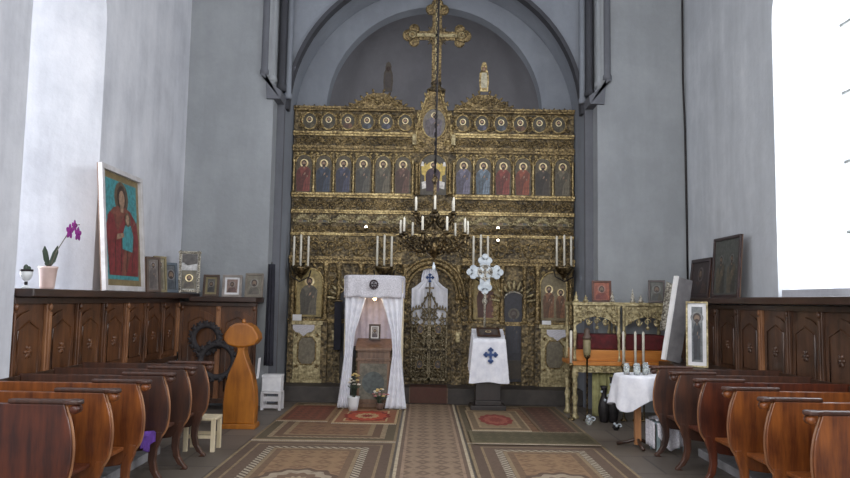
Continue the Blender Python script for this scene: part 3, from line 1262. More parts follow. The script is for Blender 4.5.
# papers and doilies fixed on the screen
def pinned(name, label, cat, px, py, w, h, m, y=YI + .035, poly=None):
    p = at(px, py, y)
    b = MB()
    b.prism(poly or [(-w / 2, -h / 2), (w / 2, -h / 2), (w / 2, h / 2), (-w / 2, h / 2)], 0, .004)
    o = b.build(name, m)
    o.location = p
    return tag(o, label, cat)


pinned('paper_notice', 'small white paper under the gilt icon at the far left of the screen', 'paper', 297, 318, .15, .12, WHITE_P)
pinned('paper_notice', 'small white paper under the pair of saints at the far right of the screen', 'paper', 546.5, 324, .15, .11, WHITE_P)
dl = [(-.18, .07), (.18, .07), (.18, .0), (.13, -.05), (.07, -.06), (0, -.12), (-.07, -.06), (-.13, -.05), (-.18, 0)]
pinned('lace_doily', 'white doily hung over the leftmost screen pedestal', 'doily', 303.5, 329, 0, 0, LACE_W, YI + .012, dl)
pinned('lace_doily', 'white doily hung over the rightmost screen pedestal', 'doily', 557.5, 334, 0, 0, LACE_W, YI + .012, dl)
p0 = at(337, 350, YI - .1)
b = MB()
b.box(-.06, .06, 0, .03, 0, .80)
o = b.build('dark_door_panel', BLACK)
o.location = p0  # black panel standing for the open edge of the left side door
tag(o, 'narrow black panel by the side door beside the curtained canopy', 'banner')
b = MB()
b.tube([(-.07, .015, .81), (.07, .015, .81)], .012, 6)
b.build('panel_rod', GOLD, o)

# ------------------------------------------------------------------ triple candle brackets before the screen
def candle_bracket(px, label):
    p = at(px, 272, YI - .16)
    p.x = max(XA - 2.25, min(XA + 2.25, p.x))
    o = thing('candle_bracket', label, 'candelabrum', p, 0, 'triple candle brackets on the icon screen')
    b = MB()
    b.lathe([(.03, -.10), (.06, -.06), (.11, -.02), (.15, .05), (.16, .08), (.13, .09), (.02, .06)], 14)
    for j in range(8):
        a = 2 * PI * j / 8
        leaf(b, .13 * math.cos(a), .04, .07, .04, PI / 2, .13 * math.sin(a), .015)
    b.build('bowl', IRON if px in (301,) else BRONZE, o)
    b = MB()
    b.tube([(0, .02, -.06), (0, .10, -.12), (0, .17, -.06), (0, .20, .04)], .014, 6)
    b.build('arm', BRONZE, o)
    for k in (-1, 0, 1):
        c = MB()
        hh = .50 + .02 * (k == 0)
        c.lathe([(.018, 0), (.018, hh), (.012, hh + .012), (.003, hh + .02)], 8)
        q = c.build('candle', CANDLE, o)
        q.location = (k * .12, -.03 * (k == 0), .085)
        d = MB()
        d.lathe([(.012, -.06), (.035, -.02), (.035, .01), (.02, .012)], 8)
        e = d.build('candle_cup', BRONZE, q)
    b = MB()
    b.tube([(-.17, 0, .03), (-.15, -.03, -.08), (0, -.05, -.16), (.15, -.03, -.08), (.17, 0, .03)], .012, 6)
    b.build('hoop', IRON, o)
    return o


candle_bracket(300.5, 'three tall white candles over the far left icon of the screen')
candle_bracket(384, 'three tall white candles above the white curtained canopy')
candle_bracket(480.5, 'three tall white candles above the pale trefoil cross')
candle_bracket(564, 'three tall white candles over the far right icon of the screen')

FLAME = emit('lamp_flame', (255, 240, 214), 9.0)
for px, py, lab in ((366, 227, 'small lit oil lamp on the screen left of the chandelier'), (498, 228, 'upper of two small lit oil lamps right of the chandelier'), (498, 240.5, 'lower of two small lit oil lamps right of the chandelier')):
    p = at(px, py, YI - .02)
    o = thing('oil_lamp', lab, 'lamp', p, 0, None)
    b = MB()
    b.lathe([(.008, -.06), (.03, -.045), (.034, -.02), (.03, -.012)], 10)
    b.tube([(0, .0, -.045), (0, .06, -.05), (0, .12, 0.0)], .007, 5)
    b.build('holder', BRONZE, o)
    b = MB()
    b.ball((0, 0, .0), (.022, .022, .026), 8, 6)
    b.build('flame', FLAME, o)

# ------------------------------------------------------------------ chandelier
YC = 9.0
pc = at(434, 251, YC)
ch = thing('chandelier', 'bronze two tier candle chandelier hanging in front of the icon screen', 'chandelier', (pc.x, YC, pc.z))
b = MB()
b.lathe([(.004, -.14), (.02, -.12), (.012, -.10), (.03, -.08), (.09, -.03), (.115, .05), (.09, .13), (.035, .15), (.03, .2), (.055, .24), (.03, .28), (.025, .36), (.06, .42), (.07, .46), (.03, .5), (.022, .6), (.05, .66), (.022, .72), (.02, .86), (.045, .9), (.012, .96)], 18)
b.build('stem', BRONZE, ch)
b = MB()
b.tube([(0, 0, .95), (.012, 0, 2.5), (.02, 0, ZC - pc.z)], .012, 6)
zz = .96
k = 0
while zz < 4.4:
    pts = circle(0, 0, .016, .035, 8)
    b.tube([((u, 0, zz + v) if k % 2 else (0, u, zz + v)) for u, v in pts], .006, 4, True)
    zz += .058
    k += 1
b.build('chain', IRON, ch)
b = MB()
b.lathe([(.002, -.26), (.018, -.235), (.022, -.2), (.012, -.16), (.006, -.14)], 10)
b.build('pendant_drop', SILVER_W, ch)


def ch_arm(a, rad, z0, zc, scale):
    pr = [(.03, z0), (rad * .25, z0 - .10 * scale), (rad * .55, z0 - .13 * scale), (rad * .85, z0 - .06 * scale), (rad, zc - .06), (rad, zc)]
    # smooth through the points
    pts = []
    for i in range(len(pr) - 1):
        for s in range(4):
            t = s / 4
            p0, p1, p2, p3 = pr[max(i - 1, 0)], pr[i], pr[i + 1], pr[min(i + 2, len(pr) - 1)]
            f = lambda q: .5 * (2 * p1[q] + (p2[q] - p0[q]) * t + (2 * p0[q] - 5 * p1[q] + 4 * p2[q] - p3[q]) * t * t + (3 * p1[q] - p0[q] - 3 * p2[q] + p3[q]) * t ** 3)
            pts.append((f(0), f(1)))
    pts.append(pr[-1])
    b = MB()
    ca, sa = math.cos(a), math.sin(a)
    b.tube([(r_ * ca, r_ * sa, z) for r_, z in pts], .017, 6)
    M0 = Matrix.Rotation(a, 4, 'Z')
    b.M = M0
    spiral(b, rad * .42, z0 - .04 * scale, .085 * scale, 1, 0, .013)
    spiral(b, rad * .86, z0 + .04 * scale, .06 * scale, 1, 0, .011)
    for q in (.45, .75, 1.0):
        b.lathe([(.003, -.06), (.012, -.045), (.012, -.03), (.003, 0)], 6, (rad * q, 0, z0 - .13 * scale + .05 * q))
    spiral(b, rad * .66, z0 + .02 * scale, .065 * scale, -1, 0, .012)
    for q in (.3, .6, .9):
        leaf(b, rad * q, z0 - .1 * scale, .07, .03, PI * q, 0, .012)
    b.lathe([(.012, -.03), (.045, -.005), (.05, .005), (.02, .008), (.022, .03), (.016, .03)], 10, (rad, 0, zc))
    b.ball((rad, 0, zc - .09), (.014, .014, .03), 6, 4)
    b.M = Matrix()
    arm = b.build('arm', BRONZE, ch)
    c = MB()
    c.lathe([(.0135, .015), (.0135, .19), (.009, .2), (.003, .205)], 8, (rad * ca, rad * sa, zc))
    c.build('candle', CANDLE, arm)


for k in range(9):
    ch_arm(2 * PI * (k + .25) / 9, .43, .13, .19, 1.0)
for k in range(6):
    ch_arm(2 * PI * (k + .5) / 6, .27, .40, .46, .8)

# ------------------------------------------------------------------ white curtained canopy
YK = 10.95
kc = at(371.5, 407, YK)
kx = kc.x
can = thing('canopy', 'white curtained canopy standing before the left icons of the screen', 'canopy', (kx, YK, 0.0125))
W2, ZT, ZV, DP = .455, 1.975, 1.69, .62
b = MB()
for sx in (-1, 1):
    for yy in (0.03, DP - .03):
        b.tube([(sx * (W2 - .03), yy, 0), (sx * (W2 - .03), yy, ZT - .04)], .016, 8)
b.tube([(-W2 + .03, .03, ZT - .05), (W2 - .03, .03, ZT - .05), (W2 - .03, DP - .03, ZT - .05), (-W2 + .03, DP - .03, ZT - .05)], .014, 6, True)
b.build('post_frame', W_PALE, can)
b = MB()


def val(u, v):
    # runs round left side, front and right side
    per = [(-W2, DP), (-W2 - .005, .05), (-W2 + .05, -.02), (0, -.05), (W2 - .05, -.02), (W2 + .005, .05), (W2, DP)]
    s = u * (len(per) - 1)
    i = min(int(s), len(per) - 2)
    t = s - i
    x = per[i][0] * (1 - t) + per[i + 1][0] * t
    y = per[i][1] * (1 - t) + per[i + 1][1] * t
    rip = .010 * math.sin(u * 70)
    bot = ZV - .02 * abs(math.sin(u * 16)) - .01
    z = bot + (ZT - bot) * v
    return (x, y + rip * (1.2 - v), z + (.035 * math.cos((u - .5) * PI) if v > .9 else 0))


b.sheet(val, 120, 8)
b.build('valance', LACE_W, can, thick=.004)
b = MB()
b.sheet(lambda u, v: (-W2 + 2 * W2 * u, -.03 + (DP + .02) * v, ZT + .035 * math.cos((u - .5) * PI) - .01), 20, 4)
b.build('canopy_top', CLOTH_W, can)


def curtain(sg):
    q = MB()
    # key widths by height: (z, inner edge, outer edge) measured from the centre, on side sg
    kf = [(1.74, .10 if sg < 0 else .08, .44), (1.45, .18, .44), (1.15, .27, .43), (.85, .30, .43), (.55, .31 if sg < 0 else .27, .46), (.25, .33 if sg < 0 else .24, .49), (.02, .34 if sg < 0 else .20, .52)]
    def fn(u, v):
        z = max(.02, 1.74 - v * 1.725)
        for i in range(len(kf) - 1):
            if z >= kf[i + 1][0] - 1e-6:
                t = (kf[i][0] - z) / (kf[i][0] - kf[i + 1][0])
                break
        a = kf[i][1] * (1 - t) + kf[i + 1][1] * t
        e = kf[i][2] * (1 - t) + kf[i + 1][2] * t
        x = sg * (a + (e - a) * u)
        return (x, .02 - .018 * math.sin(u * 22 + v * 2) - .03 * v, z)
    q.sheet(fn, 36, 30)
    q.build('curtain', CLOTH_W, can, thick=.004)


curtain(-1)
curtain(1)
b = MB()
b.sheet(lambda u, v: (-W2 + .04 + (2 * W2 - .08) * u, DP - .02 + .012 * math.sin(u * 50), .9 + .95 * v), 50, 6)
b.build('back_curtain', mat('mauve_cloth', (190, 180, 192), (168, 158, 172), 8, .9), can)
b = MB()
b.tube([(u, -.075, v) for u, v in circle(0, 1.875, .055, .055, 14)], .012, 5, True)
botonny(b, 0, 1.865, .033, -.08, -.07)
for a in range(14):
    leaf(b, .055 * math.cos(a * .449), 1.86 + .055 * math.sin(a * .449), .03, .02, a * .449 + 1.2, -.078, .008)
b.build('wreath_emblem', mat('dark_emblem', (60, 44, 48), (40, 30, 34), 20, .7), can)
b = MB()
b.ball((0, .18, 1.66), (.03, .03, .035), 8, 6)
b.build('bulb', emit('warm_bulb', (255, 214, 150), 14), can)
b = MB()
b.tube([(0, .18, 1.69), (0, .18, 2.0)], .006, 5)
b.build('lamp_cord', IRON, can)
ld = bpy.data.lights.new('canopy_lamp', 'POINT')
ld.energy = 3.0
ld.color = (1, .78, .5)
ld.shadow_soft_size = .04
lo = bpy.data.objects.new('canopy_lamp', ld)
COL.objects.link(lo)
lo.location = (kx, YK + .12, 1.62)

# icon stand inside the canopy
st = thing('icon_stand', 'brown icon stand inside the white curtained canopy', 'stand', (kx, YK + .20, 0.0125))
b = MB()
b.box(-.25, .25, .02, .30, .06, .84)
b.box(-.28, .28, .0, .32, 0, .06)
b.box(-.27, .27, .005, .31, .70, .74)
b.build('cabinet', W_BROWN, st, 0.006)
b = MB()
b.prism([(-.02, .86), (.32, 1.0), (.32, 1.03), (-.02, .90)], -.28, .28, 'x')
b.prism([(.0, .84), (.32, .84), (.32, 1.0), (.0, .862)], -.25, .25, 'x')
b.build('sloping_top', W_BROWN, st, 0.004)
b = MB()
b.flat([(-.21, .12), (.21, .12), (.21, .66), (-.21, .66)], .017)
b.mi = 1
b.flat(circle(0, .37, .17, .17, 24), .014)
b.build('painted_panel', [paint((120, 112, 94)), paint((84, 94, 92))], st)
picture('small_icon', 'small dark framed icon with white mount on the stand inside the canopy', 'icon', (kx, YK + .36, 1.02), 0, .18, .25, .03, .02, mat('dark_frame', (40, 28, 26), (58, 42, 36), 10, .5), 'bust', ((150, 146, 150), (90, 76, 84), (70, 60, 70)), .12, None, WHITE_P, .012)


def bouquet(name, label, loc, colors, pot, h=.22, spread=.1, pot_h=.14, pot_r=.06, n=16, cat='flowers', seed=3):
    rr = random.Random(seed)
    o = thing(name, label, cat, loc)
    b = MB()
    b.lathe([(pot_r * .7, 0), (pot_r * .85, pot_h * .4), (pot_r, pot_h * .9), (pot_r * 1.08, pot_h), (pot_r * .9, pot_h), (pot_r * .85, pot_h * .85)], 16)
    b.build('vase', pot, o)
    s, f = MB(), MB()
    for k in range(n):
        a = rr.uniform(0, 2 * PI)
        q = spread * math.sqrt(rr.random())
        tip = Vector((q * math.cos(a), q * math.sin(a), pot_h + h * rr.uniform(.5, 1)))
        s.tube([(tip.x * .2, tip.y * .2, pot_h * .7), (tip.x * .6, tip.y * .6, (pot_h + tip.z) / 2), tuple(tip)], .003, 4)
        s.M = Matrix.Translation(((tip.x * .7, tip.y * .7, pot_h + h * .35))) @ Matrix.Rotation(a, 4, 'Z') @ Matrix.Rotation(-.6, 4, 'Y')
        s.ball((.03, 0, 0), (.035, .014, .004), 6, 4)
        s.M = Matrix()
        f.mi = rr.randrange(len(colors))
        for j in range(5):
            b2 = 2 * PI * j / 5
            f.ball((tip.x + .016 * math.cos(b2), tip.y + .016 * math.sin(b2), tip.z), (.014, .014, .010), 5, 3)
        f.ball((tip.x, tip.y, tip.z + .006), .010, 5, 3)
    s.build('stems', LEAF, o)
    f.build('blossoms', colors, o)
    return o


WH_F = mat('pale_petals', (226, 220, 206), (200, 190, 172), 20, .7)
YE_F = mat('cream_petals', (206, 182, 120), (180, 150, 90), 20, .7)
PK_F = mat('pink_petals', (176, 120, 118), (150, 92, 96), 20, .7)
WHITE_POT = mat('white_ceramic', (216, 220, 222), (196, 200, 204), 6, .35)
p = on_floor(353, 412)
bouquet('flower_vase', 'white vase with dried flowers under the left curtain of the canopy', (p.x, p.y, .024), [WH_F, YE_F], WHITE_POT, .34, .08, .20, .09, 12, seed=2)
p = on_floor(380, 411)
bouquet('flower_vase', 'low vase of yellow and pink flowers under the right curtain of the canopy', (p.x, p.y - .05, .024), [YE_F, PK_F, WH_F], mat('brown_vase', (110, 90, 80), (84, 66, 58), 8, .4), .2, .12, .10, .06, 18, seed=5)

# ------------------------------------------------------------------ right analogion with white cloth and processional cross
AX, AY = at(489, 360, 11.0).x, 11.0
an = thing('analogion', 'dark reading stand under a white cloth before the right side of the screen', 'stand', (AX, AY, .0125))
b = MB()
b.box(-.27, .27, 0.02, .42, 0, .07)
b.box(-.20, .20, .06, .36, .07, .14)
b.build('base', BLACKWOOD, an, 0.008)
b = MB()
b.box(-.19, .19, .1, .34, .14, 1.02)
b.build('column', BLACKWOOD, an, 0.005)
b = MB()
b.prism([(0, 1.02), (.40, 1.02), (.40, 1.19), (0, 1.04)], -.23, .23, 'x')
b.build('desk', W_DARK, an, 0.005)
cl = thing('altar_cloth', 'white cloth with a blue cross draped over the dark reading stand', 'cloth', (AX, AY, .0125))
b = MB()


def cloth(u, v):
    # v 0 bottom front .. 0.75 front edge of the desk .. 1 back of the desk
    if v < .75:
        t = v / .75
        w = .305 - .06 * t
        z = .42 + (1.05 - .42) * t
        return ((u - .5) * 2 * w, -.02 - .010 * math.sin(u * 20) * (1 - t) - .02 * (1 - t), z - .012 * math.sin(u * 8 + 1) * (1 - t))
    t = (v - .75) / .25
    return ((u - .5) * 2 * .245, -.02 + .42 * t, 1.055 + .155 * t)


b.sheet(cloth, 40, 24)
for sx in (-1, 1):
    b.sheet(lambda u, v: (sx * (.245 + .05 * (1 - v) + .008 * math.sin(u * 18)), -.02 + .4 * u, (.55 + .1 * u) * (1 - v) + (1.05 + .155 * u) * v), 16, 10)
b.build('drape', CLOTH_W, cl)
b = MB()
botonny(b, .02, .84, .09, -.055, -.05)
b.build('embroidered_cross', BLUE_X, cl)
bk = thing('flat_icon', 'dark framed flat icon lying on the white draped reading stand', 'icon', (AX, AY + .03, 1.115), 0, None, -R(67.5))
b = MB()
frame_mb(b, .36, .30, .035, .02, -.002)
b.build('frame', W_DARK, bk)
b = MB()
b.flat([(-.145, .035), (.145, .035), (.145, .265), (-.145, .265)], -.012)
bust(b, .2, .2, 0, .04, -.013)
b.build('painting', [paint((86, 74, 66)), paint((70, 50, 50)), paint((60, 56, 70)), SKIN, HALO, HAIR], bk)

PX, PY = at(485, 272, 11.55).x, 11.55
pz = at(485, 273, 11.55).z
pr = thing('processional_cross', 'pale silver trefoil processional cross on a pole beside the royal doors', 'cross', (PX, PY, .0125))
b = MB()
botonny(b, 0, pz, .24, -.02, .02, .34)
b.prism(circle(0, pz, .12, .12, 20), -.03, .03)
b.build('cross_head', SILVER_W, pr, 0.006)
b = MB()
botonny(b, 0, pz, .10, -.036, -.03)
b.tube([(u, -.03, pz + v) for u, v in circle(0, 0, .115, .115, 20)], .008, 5, True)
b.build('cross_relief', SILVER, pr)
b = MB()
b.lathe([(.018, .06), (.018, pz - .52), (.035, pz - .5), (.045, pz - .46), (.03, pz - .42), (.02, pz - .30)], 10)
b.build('pole', SILVER, pr)
b = MB()
b.lathe([(.12, 0), (.12, .025), (.06, .05), (.04, .09)], 16)
b.build('foot', BRONZE, pr)

# ------------------------------------------------------------------ choir stalls
def s_panel(d, front, z0=.36, z1=.945):
    """outline (u from the back, z) of a divider with an S shaped front edge"""
    pts = [(0, z0 - .02), (0, z1)]
    fr = []
    n = 18
    for i in range(n + 1):
        t = i / n
        z = z1 - (z1 - z0) * t
        u = d + .034 * math.sin(t * PI * 1.15 - .15) - .07 * max(0, (t - .75) / .25) ** 1.6 - .03 * (1 - t) ** 3
        fr.append((u, z))
    low = [(d - .14, z0 - .06), (d - .28, z0 - .08), (d * .5, z0 - .03)]
    return pts + fr + low


def leg_curve(d):
    # cabriole front leg: (u, z, half width)
    return [(d - .04, .46, .026), (d - .065, .38, .034), (d - .095, .30, .034), (d - .10, .21, .03), (d - .08, .12, .028), (d - .035, .05, .028), (d + .005, .02, .02)]


def choir_stall(label, loc, rz, depth, width, m, close=False, group=None, dark=None):
    """local frame: x away from the wall (0 back .. depth front), y along the row; divider at y=0"""
    o = thing('choir_stall', label, 'choir stall', loc, rz, group)
    T = .045
    ys = [0.0] + ([width] if close else [])
    for y in ys:
        sg = 1 if rz == 0 else -1
        b = MB()
        b.prism(s_panel(depth, 1), y, y + T, 'y')
        b.build('divider', m, o, 0.006)
        b = MB()
        lc = leg_curve(depth)
        L = [(u + w, z) for u, z, w in lc]
        Rr = [(u - w, z) for u, z, w in reversed(lc)]
        b.prism(L + [(lc[-1][0] + .02, 0), (lc[-1][0] - .05, 0)] + Rr, y - .004, y + T + .004, 'y')
        b.build('leg', m, o, 0.006)
        b = MB()
        lc = [(u_ + .004, z_) for u_, z_ in s_panel(depth, 1)[2:21]]
        b.tube([(u_, y + T / 2, z_) for u_, z_ in lc], .010, 6)
        b.build('edge_highlight', W_EDGE, o)  # lighter wood strip painting the highlight along the front edge
        b = MB()
        # armrest slab with rounded nose and scroll knob
        out = [(depth - .40, -.026), (depth - .04, -.03), (depth + .01, -.055), (depth + .06, -.05), (depth + .085, 0), (depth + .06, .05), (depth + .01, .055), (depth - .04, .03), (depth - .40, .026)]
        b.M = Matrix.Translation((0, y + T / 2, 0))
        b.prism(out, .945, .975, 'z')
        b.M = Matrix()
        b.build('armrest', W_MID, o, 0.010)
        b = MB()
        b.M = Matrix.Translation((depth + .035, y + T / 2, .915)) @ Matrix.Rotation(PI / 2, 4, 'X')
        b.lathe([(.010, -.042), (.025, -.038), (.03, -.03), (.03, .03), (.025, .038), (.010, .042)], 14)
        b.M = Matrix()
        b.build('scroll', m, o)
    b = MB()
    b.box(.0, depth - .10, T + .006, width - .006, .42, .45)
    b.build('seat', m, o, 0.006)
    b = MB()
    b.box(.0, .025, T + .006, width - .006, .45, .93)
    b.build('seat_back', W_DARK, o, 0.004)
    b = MB()
    b.box(depth - .75, depth - .73, T + .006, width - .006, .10, .42)
    b.build('front_board', W_DARK, o, 0.004)
    return o


LY = [4.71, 5.29, 5.88, 6.46, 7.05]
XBL, XFL = -3.58, -2.27
ROW_L = 'choir stalls along the left wall'
ROW_R = 'choir stalls along the right wall'
for i, y in enumerate(LY):
    last = i == len(LY) - 1
    lab = ['red-brown choir stall below the large icon, farthest from the orange lectern', 'orange sided choir stall with pale flowers, fourth from the orange lectern',
           'orange sided choir stall holding the purple cloth, third from the orange lectern', 'dark choir stall second from the orange lectern', 'dark choir stall nearest the orange lectern'][i]
    choir_stall(lab, (XBL, y, 0), 0, XFL - XBL, .575, (W_LEFT, W_RIGHT, W_RIGHT, W_MID, W_MID)[i], last, ROW_L)
XBR, XFR = 3.93, 2.57
for i in range(6):
    y = 4.76 + .648 * i
    last = i == 4
    if i == 5:
        break
    lab = ['bright orange-brown choir stall farthest from the white draped jar stand', 'orange-brown choir stall with a dark bag on its seat', 'orange-brown choir stall third from the white draped jar stand',
           'reddish choir stall second from the white draped jar stand', 'dark choir stall nearest the white draped jar stand'][i]
    # rotated half a turn: local x -> -X, local y -> -Y, so the origin sits at the far end
    st_ = choir_stall(lab, (XBR, y, 0), 0, XBR - XFR, .642, (W_RIGHT, W_RIGHT, W_RIGHT, W_LEFT, W_MID)[i], last, ROW_R)
    st_.scale = (-1, 1, 1)


# tall panelled stall backs
def stall_back(label, loc, rz, length, n, z0, z1, m, name='stall_panelling'):
    """local: x along the run, front faces -y"""
    o = thing(name, label, 'panelling', loc, rz)
    b = MB()
    b.box(0, length, .03, .06, z0, z1)
    b.build('back_board', m, o)
    w = length / n
    for k in range(n + 1):
        b = MB()
        x = k * w
        b.box(max(0, x - .035), min(length, x + .035), -.01, .03, z0, z1)
        b.box(max(0, x - .022), min(length, x + .022), -.03, -.01, z0 + .12, z1 - .14)
        b.ball((min(max(x, .03), length - .03), -.02, z1 - .09), (.028, .02, .035), 8, 5)
        b.build('stile', W_EDGE if k % 3 == 1 else m, o, 0.005)
    for k in range(n):
        b = MB()
        xc = k * w + w / 2
        hw = w / 2 - .06
        b.prism([(xc - hw, z0 + .10), (xc + hw, z0 + .10), (xc + hw, z1 - .22), (xc + hw * .5, z1 - .15), (xc, z1 - .12), (xc - hw * .5, z1 - .15), (xc - hw, z1 - .22)], .012, .03)
        frm = [(xc - hw * .72, z0 + .17), (xc + hw * .72, z0 + .17), (xc + hw * .72, z1 - .30), (xc, z1 - .22), (xc - hw * .72, z1 - .30)]
        b.tube([(u, .010, v) for u, v in frm], .010, 5, True)
        rosette(b, xc, (z0 + z1) / 2 - .05, .07, .008, 6)
        b.build('carved_panel', m, o, 0.004)
    b = MB()
    b.box(0, length, -.015, .03, z0, z0 + .07)
    b.build('rail', W_DARK, o, 0.005)
    b = MB()
    b.box(0, length, -.02, .03, z1 - .06, z1)
    b.build('rail', W_DARK, o, 0.005)
    return o


# left run: front faces +X  (rz = +90: local x -> +Y, local -y -> +X)
stall_back('panelled dark brown stall back along the left wall under the large icon', (-3.62, 6.37, 0), PI / 2, 4.30, 7, .72, 1.62, W_BACK_L)
b = MB()
b.box(-3.79, -3.44, 6.37, 10.6, 1.625, 1.70)
b.box(-3.79, -3.47, 10.6, 11.18, 1.625, 1.70)
o = b.build('stall_shelf', W_SHELF, None, 0.01)
tag(o, 'dark ledge on top of the left panelling carrying the potted orchid and icons', 'ledge')
# return facing the camera
stall_back('dark panelling facing the camera behind the orange lectern', (-3.60, 10.72, 0), 0, 1.12, 2, .10, 1.575, W_BACK_L)
b = MB()
b.box(-3.455, -2.47, 10.62, 11.185, 1.58, 1.655)
o = b.build('stall_shelf', W_SHELF, None, 0.01)
tag(o, 'dark ledge under three small icons on the wall facing the camera', 'ledge')
# right run: front faces -X (rz=-90: local x -> -Y)
stall_back('panelled dark brown stall back along the right wall below the window', (3.97, 11.1, 0), -PI / 2, 9.0, 14, .72, 1.66, W_BACK_R)
b = MB()
b.box(3.80, 4.09, 2.1, 11.15, 1.67, 1.75)
o = b.build('stall_shelf', W_SHELF, None, 0.01)
tag(o, 'dark ledge on top of the right panelling carrying two dark framed pictures', 'ledge')

# ------------------------------------------------------------------ things on the left ledge
ZL = 1.70
p = at(47, 287, 6.95)
px_ = -3.59
yo = 720 * 3.59 / (424 - 48)
orc = thing('potted_orchid', 'purple orchid in a pale pink pot on the left ledge', 'plant', (px_, yo, ZL))
b = MB()
b.lathe([(.060, 0), (.065, .02), (.082, .19), (.088, .195), (.088, .215), (.076, .215), (.070, .18)], 20)
b.build('pot', mat('pink_pot', (214, 190, 184), (196, 168, 160), 5, .4), orc)
b = MB()
def lf(pts, ws):
    n = len(pts)
    def fn(u, v):
        i = min(int(v * (n - 1)), n - 2)
        t = v * (n - 1) - i
        p0 = Vector(pts[i]).lerp(Vector(pts[i + 1]), t)
        w = ws[i] * (1 - t) + ws[i + 1] * t
        return (p0.x + .35 * w * (u - .5) * 2, p0.y + w * (u - .5) * 2, p0.z + .01 * abs(u - .5))
    b.sheet(fn, 4, 12)
lf([(0, 0, .20), (.0, -.04, .27), (0, -.075, .35), (0, -.085, .40)], [.012, .032, .03, .004])
lf([(0, 0, .20), (.01, .05, .26), (.01, .10, .35), (.01, .135, .42)], [.012, .034, .032, .004])
lf([(0, 0, .20), (.03, -.04, .23), (.04, -.10, .235), (.04, -.13, .22)], [.012, .035, .03, .004])
b.build('leaves', LEAF, orc, thick=.003)
b = MB()
b.tube([(0, .02, .2), (.02, .09, .36), (.05, .16, .48), (.08, .20, .57), (.10, .25, .64), (.12, .32, .65)], .005, 6)
b.build('stem', mat('stem_brown', (92, 86, 66), (70, 62, 50), 10, .6), orc)
PUR = mat('orchid_purple', (150, 40, 140), (112, 28, 112), 14, .6)
for cxx, cyy, czz, s_ in ((.09, .19, .57, 1.45), (.12, .30, .555, 1.4), (.10, .26, .63, 1.2)):
    b = MB()
    for j in range(5):
        a = 2 * PI * j / 5 + .3
        b.M = Matrix.Translation((cxx, cyy, czz)) @ Matrix.Rotation(a, 4, 'X')
        b.ball((0, .026 * s_, 0), (.006, .028 * s_, .019 * s_), 8, 5)
    b.M = Matrix()
    b.ball((cxx + .012, cyy, czz), .010, 6, 4)
    b.build('blossom', PUR, orc)

yv = 720 * 3.56 / (424 - 17)
cup = thing('white_goblet', 'small white goblet with dark rim beside the pier on the left ledge', 'goblet', (-3.56, max(yv, 6.45), ZL))
b = MB()
b.lathe([(.035, 0), (.035, .012), (.012, .025), (.010, .06), (.03, .08), (.05, .11), (.052, .15), (.046, .152), (.044, .12)], 16)
b.build('bowl', WHITE_POT, cup)
b = MB()
b.lathe([(.014, .03), (.016, .045), (.014, .06)], 12)
b.lathe([(.0535, .15), (.055, .16), (.0535, .17), (.044, .17)], 16)
b.build('dark_band', IRON, cup)
b = MB()
b.ball((.0, -.015, .18), (.025, .02, .035), 8, 5)
b.ball((.005, .025, .175), (.02, .02, .025), 8, 5)
b.build('dried_herbs', LEAF, cup)


def yl(px, x=-3.56):
    return F * -x / (424 - px)


GREY_FR = mat('white_gray_frame', (200, 198, 200), (176, 172, 172), 6, .6)
# large icon
y0, y1 = yl(98.5, -3.60), yl(140, -3.60)
picture('large_icon', 'large white framed icon of a red robed mother and child on turquoise', 'icon', (-3.555, (y0 + y1) / 2, ZL), PI / 2, y1 - y0, 1.44, .06, .05, GREY_FR, 'mother', ((52, 150, 158), (132, 66, 50), (136, 34, 38)), .085, mount=mat('olive_slip', (128, 112, 78), (104, 90, 62), 8, .5), mtw=.075, halo=paint((104, 84, 62)))
BROWN_F = mat('brown_frame', (86, 68, 56), (64, 50, 42), 8, .5)
OLIVE_F = mat('olive_frame', (140, 128, 92), (112, 102, 74), 8, .5)
BLUE_F = mat('blue_gray_frame', (92, 102, 112), (70, 80, 90), 8, .5)
picture('framed_icon', 'narrow brown framed icon next to the large icon on the left ledge', 'icon', (-3.44, yl(151, -3.44) + .1, ZL), PI / 2 - .5, .22, .45, .03, .025, BROWN_F, 'saint', ((110, 98, 92), (96, 84, 80), (80, 70, 66)), .10)
picture('framed_icon', 'olive framed icon second from the large icon on the left ledge', 'icon', (-3.49, yl(161, -3.49), ZL), PI / 2 - .5, .20, .48, .03, .025, OLIVE_F, 'saint', ((148, 138, 108), (122, 112, 88), (104, 96, 78)), .10)
picture('framed_icon', 'blue gray framed icon leaning third from the large icon', 'icon', (-3.51, yl(172, -3.51), ZL), PI / 2 - .55, .22, .42, .04, .025, BLUE_F, 'bust', ((92, 98, 104), (74, 82, 92), (64, 72, 82)), .14)


def beaded(o, w, h, t, m):
    b = MB()
    per = []
    for k in range(int(w / .03) + 1):
        per += [(-w / 2 + k * .03, t / 2), (-w / 2 + k * .03, h - t / 2)]
    for k in range(int(h / .03) + 1):
        per += [(-w / 2 + t / 2, k * .03), (w / 2 - t / 2, k * .03)]
    for u, v in per:
        b.ball((u, -.03, v), (.014, .010, .014), 6, 4)
    b.build('beading', m, o)


